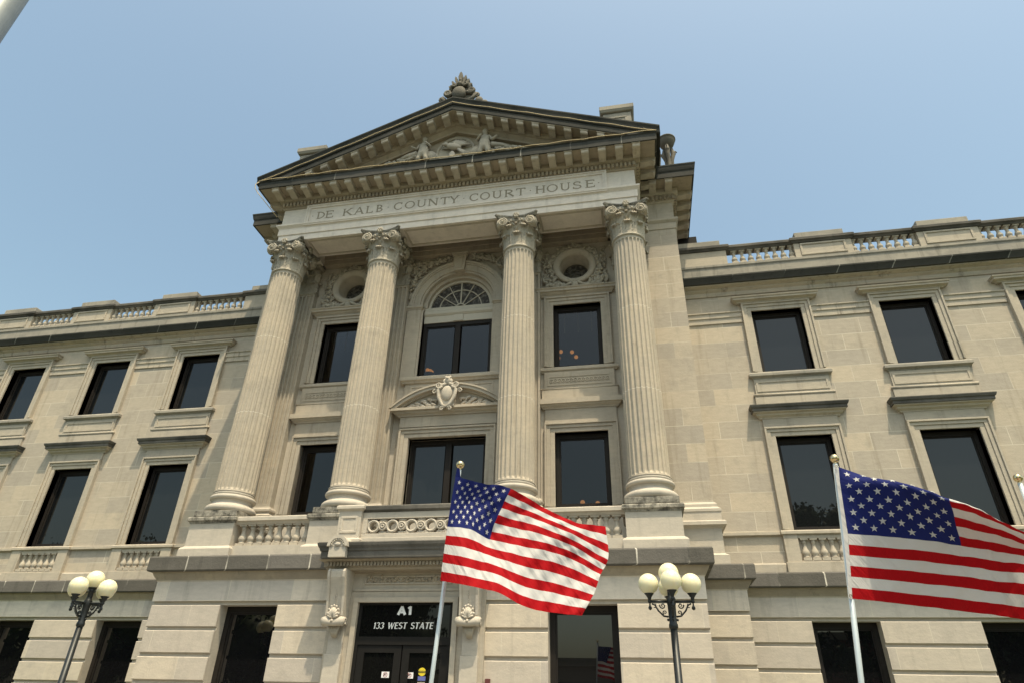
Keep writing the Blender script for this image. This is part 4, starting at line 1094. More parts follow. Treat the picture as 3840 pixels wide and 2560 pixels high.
def figure(cx, s, h, z0):
    k = h / 1.0
    V = [(0, 0, 0), (0, 0, .22), (0, -.02, .42), (0, 0, .50), (0, -.03, .62), (0, -.03, .70),
         (s * .14, 0, .44), (s * .22, -.05, .24), (s * .34, -.10, .30), (s * .40, -.12, .33),
         (-s * .14, 0, .44), (-s * .24, -.04, .30), (-s * .12, -.14, .40), (-s * .06, -.16, .43),
         (s * .10, -.04, -.05), (s * .14, -.08, -.3), (-s * .10, -.04, -.05), (-s * .14, -.06, -.3)]
    E = [(0, 1), (1, 2), (2, 3), (3, 4), (4, 5), (2, 6), (6, 7), (7, 8), (8, 9), (2, 10), (10, 11), (11, 12), (12, 13), (0, 14), (14, 15), (0, 16), (16, 17)]
    rad = [.15, .14, .15, .055, .10, .075, .07, .052, .045, .035, .07, .055, .045, .035, .12, .09, .12, .09]
    o = skin('relief_figure', [(cx + x * k, TY - .02 + y * k, z0 + z * k) for x, y, z in V], E, [r * k for r in rad], 'limestone_carved', house)
    b = MB()     # drapery and attributes beside the figure
    for i in range(26):
        t = i / 25; x = cx + s * (.18 + .95 * t); z = z0 - .12 + .22 * (1 - t) * random.random() - .05; rot = Euler((random.uniform(-.4, .4), random.uniform(-.9, .9), 0)).to_matrix()
        b.ball((x, TY + random.uniform(-.03, .08), z), (.11 * (1 - .4 * t), .06, .055), 8, 6, rot)
    b.tube([(cx + s * .2, TY, z0 + .12), (cx + s * .5, TY - .02, z0 + .02), (cx + s * .85, TY + .04, z0 - .08)], [.09, .075, .05], 8)
    for i in range(5): b.tube([(cx - s * (.12 + .03 * i), TY + .02, z0 + .15), (cx - s * (.2 + .05 * i), TY, z0 - .05), (cx - s * (.26 + .07 * i), TY + .03, z0 - .28)], [.035, .05, .04], 6)
    b.build('drapery', 'limestone_carved', o)
    b = MB(); b.ball((cx, TY - .01, z0 + .69 * k), (.10 * k, .10 * k, .075 * k), 10, 8); b.build('hair', 'limestone_carved', o)
figure(-.945, -1, .95, 14.05); figure(.93, 1, 1.0, 14.03)
b = MB(); 
for s in (1, -1): fruit(b, [(s * 1.5, 13.98), (s * 1.9, 13.86), (s * 2.5, 13.62)], .05, .03, .075, 110, TY + .12, .06)
b.build('foliage_relief', 'limestone_carved', house)

# acroterion on the ridge ----------------------------------------------------
b = MB(); ay = -.80; z0 = 15.72; cxa = .12
b.ball((cxa, ay - .10, z0 + .40), (.215, .13, .27), 20, 14)
b.poly([(cxa - .36, z0 - .1), (cxa + .36, z0 - .1), (cxa + .33, z0 + .55), (cxa + .2, z0 + .82), (cxa - .2, z0 + .82), (cxa - .33, z0 + .55)], ay - .02, ay + .2)
for s in (1, -1):
    b.spiral((cxa + s * .36, ay - .06, z0 + .50), .125, 1.7, .062, (s, 0, 0), (0, 0, 1), 1, R(200)); b.ball((cxa + s * .36, ay, z0 + .5), (.11, .10, .13), 12, 8)
    b.tube([(cxa + s * .25, ay - .04, z0 + .05), (cxa + s * .42, ay - .06, z0 + .12), (cxa + s * .55, ay - .04, z0 + .32), (cxa + s * .50, ay - .04, z0 + .38)], [.06, .06, .06, .04], 8)
    b.spiral((cxa + s * .55, ay - .04, z0 + .26), .10, 1.3, .045, (s, 0, 0), (0, 0, 1), -1, R(180))
    b.ball((cxa + s * .62, ay, z0 + .06), (.13, .09, .15), 10, 8); b.ball((cxa + s * .78, ay + .02, z0 - .06), (.13, .08, .11), 10, 8); b.ball((cxa + s * .92, ay + .03, z0 - .17), (.10, .08, .08), 10, 8)
    b.spiral((cxa + s * .17, ay - .10, z0 + .80), .085, 1.5, .045, (s, 0, 0), (0, 0, 1), 1, R(150))
    b.tube([(cxa + s * .30, ay - .02, z0 + .62), (cxa + s * .27, ay - .05, z0 + .80), (cxa + s * .10, ay - .08, z0 + .72)], [.07, .07, .05], 8)
b.ball((cxa, ay - .10, z0 + .82), (.09, .08, .10), 10, 8)
def petal(b, cx, cz, L, w, ang, y):
    d = (math.sin(ang), math.cos(ang)); n_ = (math.cos(ang), -math.sin(ang))
    P = [(cx + d[0] * L * t + n_[0] * w * q, cz + d[1] * L * t + n_[1] * w * q) for t, q in ((0, -.5), (.55, -1), (.85, -.62), (1, 0), (.85, .62), (.55, 1), (0, .5))]
    b.poly(P, y, y + .12)
for i, (px, pz, L, w, a) in enumerate(((0, .90, .53, .075, 0), (.085, .86, .40, .050, .22), (-.085, .86, .40, .050, -.22), (.15, .80, .30, .050, .45), (-.15, .80, .30, .050, -.45), (.20, .72, .22, .05, .9), (-.20, .72, .22, .05, -.9))): petal(b, cxa + px, z0 + pz, L, w, a, ay - .08 + .006 * i)
b.ball((cxa, ay - .12, z0 + .98), (.04, .05, .09), 8, 6)
b.build('acroterion', 'dark_carved', house, bevel=.008)
# lightning conductor cable along the pediment
b = MB(); rr = lambda x: 15.77 - abs(x) * SL - .262
P = []
for i in range(0, 61):
    x = -5.75 + 11.5 * i / 60; sag = -.03 * abs(math.sin(i * math.pi / 6)); P.append((x, -1.075, rr(x) - .0 + sag + .035))
b.tube(P, .012, 5); P = []
for i in range(0, 61):
    x = -5.75 + 11.5 * i / 60; P.append((x, -1.092, 13.235 + .03 * abs(math.sin(i * math.pi / 5))))
b.tube(P, .012, 5)
b.tube([(-5.73, -1.09, 13.2), (-5.80, -1.12, 13.1), (-5.79, -1.12, 12.95), (-5.70, -1.05, 12.8), (-5.2, -.6, 12.2)], .012, 5)
b.build('lightning_cable', 'cable_tan', house)

# ------------------------------------------------------------------ ENTRANCE
ent = MB(); DY = -.86
ent.ring(.95, GND, 1.665, .10, DY - .02, FB + .2, top=.09); ent.ring(1.05, GND, 1.755, .12, DY + .035, FB + .2, top=.11); ent.box(-1.55, 1.55, DY + .06, FB + .3, 1.868, 2.30)
ent.box(-1.08, 1.08, DY + .02, DY + .08, 1.87, 1.92)
ent.ring(.86, 2.03, 2.13, .03, DY + .035, DY + .075, bottom=.03)
for s in (1, -1): ent.box(s * 1.171, s * 1.56, DY + .055, FB + .2, GND, 1.867)
entrance = ent.build('entrance', 'limestone', house, bevel=.004)
b = MB(); fruit(b, [(-.84, 2.08), (.84, 2.08)], .022, .018, .035, 160, DY + .06, .02); b.build('foliage_relief', 'limestone_brown', entrance)
b = MB(); cp = [(-1.60, FB + .1), (-1.60, -1.02), (1.60, -1.02), (1.60, FB + .1)]
b.sweep(cp, [(-.6, 2.235), (.02, 2.235), (.05, 2.27), (.05, 2.29), (.08, 2.29), (.08, 2.37), (.16, 2.405), (.17, 2.42), (-.6, 2.42)])
n = 46
for i in range(n): x = -1.62 + 3.24 * (i + .5) / n; b.box(x - .022, x + .022, -1.02 - .12, -1.02 - .08, 2.30, 2.372)
b.build('canopy_bed', 'limestone_brown', entrance)
b = MB(); b.sweep([(-1.52, FB + .1), (-1.52, -1.10), (1.52, -1.10), (1.52, FB + .1)], [(-.6, 2.421), (.17, 2.421), (.175, 2.44), (.175, 2.545), (.195, 2.56), (.205, 2.60), (.24, 2.65), (.25, 2.70), (.23, 2.72), (-.6, 2.75)])
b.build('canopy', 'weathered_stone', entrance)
for s in (1, -1):
    cx = s * 1.315
    b = MB()   # round-headed block breaking the canopy
    b.box(cx - .175, cx + .175, -1.38, -.8, 2.425, 2.62)
    P = [(cx + .215 * math.cos(R(t)), 2.62 + .215 * math.sin(R(t))) for t in range(0, 181, 12)]; b.poly(P, -1.385, -.8)
    Q = [(cx + .15 * math.cos(R(t)), 2.63 + .145 * math.sin(R(t))) for t in range(0, 181, 12)]; 
    for i in range(len(P) - 1): b.poly([P[i], P[i + 1], Q[i + 1], Q[i]], -1.415, -1.38)
    for i in range(9): a = R(180 * (i + .5) / 9); b.ball((cx + .125 * math.cos(a), -1.39, 2.635 + .12 * math.sin(a)), .024, 7, 5)
    b.ball((cx, -1.39, 2.66), (.07, .03, .04), 8, 6)
    b.build('canopy_boss', 'limestone_pale', entrance)
    b = MB()   # console bracket
    prof = [(DY + .1, 2.23), (-1.20, 2.23), (-1.235, 2.18), (-1.225, 2.08), (-1.17, 1.95), (-1.11, 1.75), (-1.075, 1.5), (-1.07, 1.40), (-1.03, 1.30), (DY + .1, 1.25)]
    b.polyx(prof, cx - .13, cx + .13)
    for q in (-1, 1): b.polyx([(DY + .1, 2.232), (-1.225, 2.232), (-1.265, 2.18), (-1.255, 2.08), (-1.20, 1.95), (-1.14, 1.75), (-1.105, 1.5), (-1.10, 1.41), (-1.04, 1.29), (DY + .1, 1.245)], cx + q * .132, cx + q * .178)
    for i in range(22): t = i / 21; z = 2.14 - .62 * t; y = -1.22 + .155 * (t ** .75); b.ball((cx, y, z), (.022, .018, .017), 6, 5)
    b.tube([(cx - .215, -1.06, 1.30), (cx - .15, -1.075, 1.31), (cx - .05, -1.09, 1.29), (cx, -1.09, 1.28), (cx + .05, -1.09, 1.29), (cx + .15, -1.075, 1.31), (cx + .215, -1.06, 1.30)], [.085, .085, .07, .06, .07, .085, .085], 12)
    for q in (-1, 1): b.spiral((cx + q * .225, -1.06, 1.30), .07, 1.6, .018, (0, 1, 0), (0, 0, 1))
    for i in range(9):
        a = R(-80 + 20 * i); b.tube([(cx, -1.12, 1.36), (cx + .055 * math.sin(a), -1.155, 1.36 + .10 * math.cos(a)), (cx + .105 * math.sin(a), -1.135, 1.37 + .175 * math.cos(a))], [.02, .026, .018], 6)
    for i in range(7): a = R(-75 + 25 * i); b.ball((cx + .115 * math.sin(a), -1.135, 1.385 + .19 * math.cos(a)), (.026, .022, .026), 7, 5)
    b.ball((cx, -1.15, 1.31), .03, 8, 6)
    b.build('console', 'limestone_pale', entrance)
    b = MB()
    for i in range(5):
        x = cx - .09 + .045 * i; b.tube([(x, -1.0, 1.25), (x * .5 + cx * .5, -.985, 1.12), (cx + (x - cx) * .3, -.93, 1.04)], [.04, .035, .02], 6)
    b.build('pendant_leaf', 'limestone_carved', entrance)
    b = MB(); b.box(cx - .165, cx + .165, -.915, FB, GND, .755); b.box(cx - .15, cx + .15, -.87, FB, .755, 1.28); b.build('console_pier', 'limestone_pale', entrance, bevel=.006)
# doors
b = MB(); y = -.80
b.ring(.885, -1.15, 1.625, .065, y, y + .12, top=.04); b.box(-.885, .885, y, y + .12, .93, 1.07)
dr = b.build('door_frame', 'door_frame_dark', entrance)
b = MB(); b.box(-.89, .89, y + .03, y + .045, 1.06, 1.63); tr = b.build('transom_pane', 'door_glass', dr)
for s in (1, -1):
    b = MB(); x0, x1 = sorted((s * .012, s * .88))
    cxd = (x0 + x1) / 2; hw = (x1 - x0) / 2
    b.ring(hw - .14, -.9, .80, .14, y + .02, y + .08, top=.125, bottom=.25, cx=cxd)
    d = b.build('door', 'door_frame_dark', dr)
    # no handles visible above the frame's lower edge, still built
    b = MB(); b.tube([(s * .10, y - .0, -.2), (s * .10, y - .06, -.15), (s * .10, y - .06, .2), (s * .10, y, .25)], .014, 8); b.build('pull_handle', 'aluminium', dr)
    b = MB(); b.box(cxd - hw + .14, cxd + hw - .14, y + .045, y + .055, -.9, .80); b.build('door_pane', 'door_glass', dr)
YS = y + .040
def text_mesh(txt, size, cx, z, y, name, mat, parent, bold=0, shear=0, width=None):
    cu = bpy.data.curves.new('lettering', 'FONT'); cu.body = txt; cu.size = size; cu.align_x = 'CENTER'; cu.offset = bold; cu.extrude = .002; cu.shear = shear
    t = bpy.data.objects.new('lettering', cu); col.objects.link(t)
    bpy.context.view_layer.update()
    me = bpy.data.meshes.new_from_object(t.evaluated_get(bpy.context.evaluated_depsgraph_get()))
    bpy.data.objects.remove(t)
    xs = [v.co.x for v in me.vertices]; sc = width / (max(xs) - min(xs)) if width else 1; mx_ = (max(xs) + min(xs)) / 2
    for v in me.vertices: v.co = ((v.co.x - mx_) * sc, -v.co.z, v.co.y)
    me.materials.clear(); me.materials.append(M[mat])
    o = bpy.data.objects.new(name, me); col.objects.link(o); o.parent = parent; o.location = (cx, y, z + H); return o
def sans(txt, cx, z0, h, width, bold, thin, shear, widths, gap, space):
    """upright or slanted sans capitals cut as solid strokes"""
    b = MB(); x = 0; d = [0]
    for ch in txt:
        if ch == ' ': x += space; continue
        w = widths[ch]; X = lambda q: x + q * w
        def S(a, c, e, f, ww): d[0] += .0003; stroke(b, X(a), c * h, X(e), f * h, ww, -d[0], .004)
        def A(cx_, cz_, rx, rz, a0, a1): d[0] += .0003; arcs(b, X(cx_), cz_ * h, rx * w, rz * h, a0, a1, thin, bold, -d[0], .004, 12)
        if ch == '1': S(.62, 0, .62, 1, bold); S(.10, .76, .66, .97, thin)
        elif ch == '3': A(.42, .745, .40, .205, -75, 150); A(.42, .275, .46, .225, -150, 80)
        elif ch == 'W': S(.05, 1, .28, 0, bold); S(.28, 0, .52, .95, thin); S(.50, .95, .72, 0, bold); S(.72, 0, .97, 1, thin)
        elif ch == 'E': S(.16, 0, .16, 1, bold); S(.1, 1 - thin / h / 2, .92, 1 - thin / h / 2, thin); S(.1, .52, .82, .52, thin); S(.1, thin / h / 2, .95, thin / h / 2, thin)
        elif ch == 'S': A(.5, .745, .40, .215, 25, 270); A(.5, .27, .44, .23, -155, 90)
        elif ch == 'T': S(.5, 0, .5, 1, bold); S(.0, 1 - thin / h / 2, 1.0, 1 - thin / h / 2, thin)
        elif ch == 'A': S(.06, 0, .50, 1, thin if h < .14 else bold); S(.46, 1, .92, 0, bold); S(.2, .30, .78, .30, thin)
        x += w + gap
    xs = [v[0] for v in b.v]; k = width / (max(xs) - min(xs)); mid = (max(xs) + min(xs)) / 2
    b.v = [((vx - mid) * k + cx + shear * (vz - h / 2), vy + YTX, vz + z0) for vx, vy, vz in b.v]
    return b
YTX = y + .022
sans('A1', -.03, 1.452, .150, .285, .050, .034, 0, {'A': .16, '1': .09}, .03, .1).build('lettering', 'lettering_white', tr)
sans('133 WEST STATE', -.025, 1.207, .112, 1.185, .022, .013, .14, {'1': .045, '3': .068, 'W': .125, 'E': .068, 'S': .068, 'T': .078, 'A': .095}, .016, .07).build('lettering', 'lettering_white', tr)
def sticker(cx, cz, parent):
    b = MB(); ys = y + .040; b.box(cx - .074, cx + .074, ys, ys + .003, cz - .05, cz + .05); o = b.build('notice_sticker', 'sticker_white', parent)
    b = MB(); ring_xz(b, cx, cz, .042, .036, ys - .001, ys, 24); stroke(b, cx - .028, cz + .028, cx + .028, cz - .028, .006, ys - .003, ys); b.build('prohibition_mark', 'sticker_red', o)
    b = MB(); b.poly([(cx - .026, cz + .020), (cx + .028, cz + .020), (cx + .028, cz + .008), (cx - .004, cz + .007), (cx - .008, cz - .004), (cx - .013, cz - .004), (cx - .018, cz - .026), (cx - .032, cz - .024), (cx - .024, cz + .004)], ys - .002, ys); b.build('pistol_mark', 'sticker_black', o)
sticker(-.285, .437, dr); sticker(.18, .432, dr)
b = MB(); b.poly([(.415 + .072 * math.cos(R(t)), .493 + .068 * math.sin(R(t))) for t in range(0, 360, 15)], y + .041, y + .044); yo = b.build('caution_sticker', 'sticker_yellow', dr)
b = MB(); b.box(.345, .485, y + .0385, y + .041, .478, .510); b.build('caution_band', 'sticker_black', yo)
text_mesh('CAUTION', .028, .415, .485, y + .037, 'lettering', 'sticker_yellow', yo, 0, 0, .115)
b = MB(); b.box(.345, .49, y + .041, y + .044, .35, .42); b.build('notice_sticker', 'sticker_blue', dr)
b = MB(); b.box(.345, .485, y + .041, y + .044, .24, .33); b.build('notice_sticker', 'sticker_cream', dr)
b = MB(); b.box(1.60, 1.69, FB - .05, FB + .02, .30, .40); b.build('call_box', 'red_box', house)
b = MB(); b.box(-2.2, 2.2, -2.4, FB + .1, GND - .1, -1.2); b.box(-2.5, 2.5, -2.8, FB + .1, GND - .1, -1.36); b.build('entrance_step', 'concrete', house)

# ------------------------------------------------------------------ LAMP POSTS
def lamp_post():
    o = empty('lamp_post')
    zh = 3.02       # arm height above ground
    b = MB(); b.lathe([(.16, 0), (.16, .08), (.13, .12), (.12, .45), (.09, .55), (.062, .62), (.055, .7), (.048, zh - .35)], n=16)
    b.build('pole', 'lamp_iron', o, lift=False)
    b = MB(); b.lathe([(.048, zh - .36), (.062, zh - .34), (.062, zh - .30), (.052, zh - .28), (.056, zh - .05), (.062, zh - .03), (.066, zh + .03), (.05, zh + .06), (.044, zh + .08), (.040, zh + .19), (.06, zh + .22)], n=16)
    b.build('collar', 'lamp_iron', o, lift=False)
    for k in range(5):
        if k < 4:
            a = R(90 * k + 2); d = Vector((math.cos(a), math.sin(a), 0)); z = Vector((0, 0, 1))
            b = MB(); tip = d * .298 + z * zh
            b.tube([d * .05 + z * zh, tip], .017, 8); b.ball(tip, .027, 10, 8)
            b.tube([d * .055 + z * (zh - .20), d * .12 + z * (zh - .19), d * .19 + z * (zh - .12), d * .225 + z * (zh - .05), d * .27 + z * (zh - .03)], [.013, .013, .012, .011, .010], 7)
            b.spiral(d * .125 + z * (zh - .055), .042, 1.4, .010, d, z, -1, R(20)); b.spiral(d * .10 + z * (zh - .145), .030, 1.3, .009, d, z, 1, R(-60)); b.ball(d * .225 + z * (zh - .045), .016, 7, 5); b.ball(d * .065 + z * (zh - .24), .018, 7, 5)
            b.tube([d * .185 + z * (zh - .12), d * .215 + z * (zh - .075), d * .25 + z * (zh - .08)], [.01, .012, .004], 6)
            b.lathe([(.006, -.115), (.024, -.10), (.026, -.08), (.012, -.055), (.010, -.02)], tip.x, tip.y, tip.z, n=12)
            b.lathe([(.02, .0), (.022, .03), (.03, .055), (.05, .085), (.066, .10), (.066, .112)], tip.x, tip.y, tip.z, n=16)
            b.build('arm', 'lamp_iron', o, lift=False)
            gc = tip + z * .235
        else:
            b = MB(); b.lathe([(.046, .0), (.066, .03), (.066, .045)], 0, 0, zh + .215, n=16); b.build('cup', 'lamp_iron', o, lift=False); gc = Vector((0, 0, zh + .38))
        g = MB(); g.ball((0, 0, 0), .1425, 32, 22); q = g.build('globe', 'cream_globe', o, lift=False); q.location = gc
    return o
LZ = -.10
lp = lamp_post(); lp.location = (4.86, -3.4, LZ)
tag(lp, 'dark iron street lamp with five cream globes standing right of the entrance', 'street lamp', 'street lamps flanking the entrance')
lp2 = copy_tree(lp); lp2.location = (-4.66, -3.4, LZ); lp2.rotation_euler = (0, 0, R(-3))
lp2['label'] = 'dark iron street lamp with cream globes in front of the left wing'

# ------------------------------------------------------------------ FLAGS AND POLES
def pole(x0, y0, x1, y1, ztop, label, r=.0165):
    o = empty('flagpole', (x0, y0, 0)); tag(o, label, 'flagpole', 'flagpoles in front of the courthouse')
    top = Vector((x1 - x0, y1 - y0, ztop))
    b = MB(); b.tube([(0, 0, 0), top], [r, r * .94], 16); b.build('shaft', 'white_pole', o, lift=False)
    d = top.normalized()
    b = MB(); b.tube([top - d * .01, top + d * .018], [.014, .014], 10); b.ball(top + d * .045, .0335, 20, 14); b.build('ball_finial', 'gold_ball', o, lift=False)
    return o
pole(2.84, -8.36, 3.064, -8.36, 1.665 + H, 'slim pole with gold ball carrying the flag in front of the entrance')
pole(5.62, -8.2, 5.98, -8.2, 1.645 + H, 'pale pole with gold ball carrying the large flag on the right', .019)
pole(7.55, -7.5, 7.55, -7.5, 1.655 + H, 'pole with gold ball at the right edge, no flag on it in view', .019)

CAM = Vector((4.45637, -13.20022, H))
F_, YAW, PIT, ROL = 2365.075, -.1998182, .52251307, .02507375
def cam_axes():
    f = Vector((math.sin(YAW) * math.cos(PIT), math.cos(YAW) * math.cos(PIT), math.sin(PIT))); r = Vector((math.cos(YAW), -math.sin(YAW), 0)); u = r.cross(f)
    c, s = math.cos(ROL), math.sin(ROL)
    return c * r + s * u, -s * r + c * u, f
AR, AU, AF = cam_axes()
def cr(p0, p1, p2, p3, t):
    return .5 * ((2 * p1) + (-p0 + p2) * t + (2 * p0 - 5 * p1 + 4 * p2 - p3) * t * t + (-p0 + 3 * p1 - 3 * p2 + p3) * t ** 3)
def spline(P, u):          # P: list of Vectors at parameters given, u in param
    ts = [p[0] for p in P]; vs = [p[1] for p in P]; n = len(P)
    k = max(0, min(n - 2, next((i for i in range(n - 1) if u <= ts[i + 1]), n - 2)))
    t = (u - ts[k]) / (ts[k + 1] - ts[k])
    a = vs[k - 1] if k > 0 else vs[0] * 2 - vs[1]; d = vs[k + 2] if k + 2 < n else vs[-1] * 2 - vs[-2]
    return cr(a, vs[k], vs[k + 1], d, t)
def flag(net, svals, tvals, label, nx=150, header=.0, ripple=None):
    """net[row][col] = world points of the cloth; s along the fly, t down the hoist"""
    def S(s, t):
        colp = [(tvals[r], spline(list(zip(svals, net[r])), s)) for r in range(len(tvals))]
        p = spline(colp, t)
        if ripple: p = p + Vector((0, ripple(s, t), 0))
        return p
    org = S(0, 0)
    b = MB(); ny = 13 * 5
    ss = sorted(set([i / nx for i in range(nx + 1)] + [.4])); 
    grid = [[S(s, j / ny) for s in ss] for j in range(ny + 1)]
    vs = [p for row in grid for p in row]; m = len(ss); fs = []; mi = []
    for j in range(ny):
        st = j // 5
        for i in range(m - 1):
            sm = (ss[i] + ss[i + 1]) / 2
            fs.append((j * m + i, (j + 1) * m + i, (j + 1) * m + i + 1, j * m + i + 1))
            mi.append(2 if (sm < .4 and st < 7) else (0 if st % 2 == 0 else 1))
            if sm < header: mi[-1] = 1
    b.add(vs, fs, True); b.mi = mi
    # stars: 9 rows, 6 and 5, laid on both faces
    for r in range(9):
        n = 6 if r % 2 == 0 else 5
        for c in range(n):
            s0 = header + (.4 - header) * ((c + .5) / 6 if n == 6 else (c + 1) / 6); t0 = 7 / 13 * (r + 1) / 10
            rs, rt = .0146, .0278
            for side in (1, -1):
                P = []
                for k in range(10):
                    q = 1 if k % 2 == 0 else .40; a = R(36 * k)
                    P.append((s0 + rs * q * math.sin(a), t0 - rt * q * math.cos(a)))
                pts = [S(*p_) for p_ in P]; ctr = S(s0, t0)
                nrm = (S(s0 + .01, t0) - ctr).cross(S(s0, t0 + .01) - ctr).normalized() * .0035 * side
                b.add([ctr + nrm] + [p_ + nrm for p_ in pts], [(0, 1 + k, 1 + (k + 1) % 10) for k in range(10)], True, 3)
    o = b.build('flag', ['flag_red', 'flag_white', 'flag_blue', 'flag_star'], None, lift=False, local=tuple(org))
    tag(o, label, 'flag', 'flags flying in front of the courthouse')
    return o, S
def P3(u, v, y):
    d = AR * ((u - 1920) / F_) - AU * ((v - 1280) / F_) + AF
    return CAM + d * ((y - CAM.y) / d.y)
# the cloth surfaces as measured: each control point has its own distance from the lens
Z3 = lambda x, y, d: P3(1640 + x / 2.45, 1690 + y / 2.45, d)
Z4 = lambda x, y, d: P3(3080 + x / 2.305, 1680 + y / 2.305, d)
sv = [0, .2, .4, .6, .8, 1.0]; tv = [0, 3.5 / 13, 7 / 13, 10 / 13, 1.0]
net1 = [[Z3(168, 232, -8.47), Z3(410, 292, -8.34), Z3(678, 348, -8.22), Z3(960, 502, -8.04), Z3(1270, 655, -7.90), Z3(1545, 690, -7.72)],
        [Z3(128, 462, -8.47), Z3(330, 478, -8.30), Z3(577, 553, -8.25), Z3(870, 640, -8.10), Z3(1240, 790, -7.96), Z3(1572, 965, -7.80)],
        [Z3(92, 692, -8.47), Z3(300, 718, -8.38), Z3(478, 803, -8.28), Z3(830, 885, -8.15), Z3(1170, 962, -8.00), Z3(1500, 1130, -7.86)],
        [Z3(58, 938, -8.47), Z3(300, 985, -8.46), Z3(530, 1045, -8.34), Z3(790, 1150, -8.22), Z3(1100, 1215, -8.06), Z3(1435, 1322, -7.92)],
        [Z3(27, 1190, -8.47), Z3(280, 1232, -8.53), Z3(560, 1300, -8.40), Z3(800, 1425, -8.30), Z3(1060, 1482, -8.12), Z3(1330, 1512, -8.00)]]
rip1 = lambda s, t: min(1, s * 4) * (.018 * math.sin(13 * s + 5 * t) + .010 * math.sin(31 * s - 9 * t + 1) + .006 * math.sin(55 * s + 22 * t) + .0035 * math.sin(88 * s - 46 * t + 2 * math.sin(6 * t)))
fl1, S1 = flag(net1, sv, tv, 'striped and starred flag flying from the middle pole, covering the base right of the door', ripple=rip1)
b = MB(); p0_ = Z3(188, 150, -8.41)
tp, bt, bb = Z3(190, 155, -8.425), Z3(168, 232, -8.42), Z3(27, 1190, -8.42)
b.add([Z3(182, 150, -8.425), Z3(207, 160, -8.425), Z3(215, 250, -8.40), Z3(165, 238, -8.42)], [(0, 3, 2, 1)], True)
b.build('hoist_tape', 'flag_blue', fl1, lift=False, loc=tuple(-Vector(fl1.location)))
sv2 = [0, .2, .4, .55, .72, 1.0]; tv2 = [0, 1.5 / 13, 3.5 / 13, 7 / 13, 10 / 13, 1.0]
net2 = [[Z4(148, 158, -8.22), Z4(560, 300, -8.16), Z4(1080, 480, -8.10), Z4(1420, 640, -8.12), Z4(1790, 840, -8.2), Z4(2500, 1160, -8.2)],
        [Z4(160, 285, -8.22), Z4(620, 278, -8.44), Z4(1106, 434, -8.46), Z4(1390, 545, -8.42), Z4(1760, 722, -8.42), Z4(2480, 960, -8.4)],
        [Z4(183, 440, -8.22), Z4(665, 455, -8.40), Z4(1140, 556, -8.40), Z4(1450, 650, -8.36), Z4(1800, 790, -8.36), Z4(2500, 1010, -8.35)],
        [Z4(228, 735, -8.22), Z4(705, 775, -8.25), Z4(1215, 838, -8.20), Z4(1500, 885, -8.22), Z4(1830, 950, -8.18), Z4(2560, 1160, -8.2)],
        [Z4(250, 1012, -8.22), Z4(735, 1055, -8.14), Z4(1235, 1110, -8.06), Z4(1550, 1148, -8.10), Z4(1860, 1180, -8.04), Z4(2600, 1330, -8.05)],
        [Z4(268, 1297, -8.22), Z4(760, 1348, -8.06), Z4(1250, 1410, -7.92), Z4(1560, 1450, -7.96), Z4(1880, 1492, -7.90), Z4(2620, 1590, -7.9)]]
rip2 = lambda s, t: min(1, s * 4) * (.012 * math.sin(11 * s - 7 * t) + .007 * math.sin(29 * s + 14 * t + 1) + .004 * math.sin(60 * s - 25 * t) + .0032 * math.sin(90 * s + 40 * t + 2 * math.sin(7 * t)))
fl2, S2 = flag(net2, sv2, tv2, 'large striped and starred flag seen from below, running off the right edge', ripple=rip2)
b = MB()      # canvas header and grommets of the large flag
hdr = [Z4(110, 140, -8.23), Z4(148, 150, -8.225), Z4(160, 285, -8.225), Z4(183, 440, -8.225), Z4(228, 735, -8.225), Z4(250, 1012, -8.225), Z4(269, 1297, -8.225), Z4(236, 1295, -8.23), Z4(218, 1012, -8.23), Z4(190, 735, -8.23), Z4(152, 440, -8.23), Z4(130, 285, -8.23)]
b.add(hdr, [(0, 11, 2, 1), (11, 10, 3, 2), (10, 9, 4, 3), (9, 8, 5, 4), (8, 7, 6, 5)], True)
b.build('header', 'flag_white', fl2, lift=False, loc=tuple(-Vector(fl2.location)))
b = MB()
for q in (Z4(128, 152, -8.24), Z4(254, 1272, -8.24)): b.spiral(q, .0085, 1.0, .003, (1, 0, 0), (0, 0, 1), shrink=1)
b.build('grommet', 'brass_eyelet', fl2, lift=False, loc=tuple(-Vector(fl2.location)))
# tall metal post in the corner
o = empty('metal_post', (-.475, -10.9, 0)); tag(o, 'tall thick grey metal post cut off by the upper left corner', 'post')
b = MB(); b.tube([(0, 0, 0), (0, 0, 9.5)], [.16, .13], 32); b.build('shaft', 'aluminium', o, lift=False); b = MB(); b.lathe([(.26, 0), (.26, .04), (.2, .1), (.17, .2)], n=24); b.build('base', 'aluminium', o, lift=False)

# ------------------------------------------------------------------ GROUND
def sheet(name, x0, x1, y0, y1, z, mat):
    b = MB(); b.add([(x0, y0, z), (x1, y0, z), (x1, y1, z), (x0, y1, z)], [(0, 1, 2, 3)]); return tag(b.build(name, mat, None, lift=False), kind='structure')
sheet('ground', -900, 900, -900, 900, -.16, 'grass')
sheet('road', -900, 900, -27, -17, -.15, 'asphalt')
b = MB(); b.box(-300, 300, -17, -14.2, -.16, -.0); b.box(-300, 300, -31, -27, -.16, -.0); tag(b.build('pavement', 'concrete', None, lift=False), kind='structure')
b = MB(); b.box(-9, 11, -14.2, -1, -.16, -.004); tag(b.build('plaza', 'concrete', None, lift=False), kind='structure')
b = MB()
for i in range(-20, 21): b.box(i * 6 - 1.5, i * 6 + 1.5, -22.06, -21.94, -.15, -.146)
tag(b.build('road_marking', 'paint_white', None, lift=False), kind='structure')
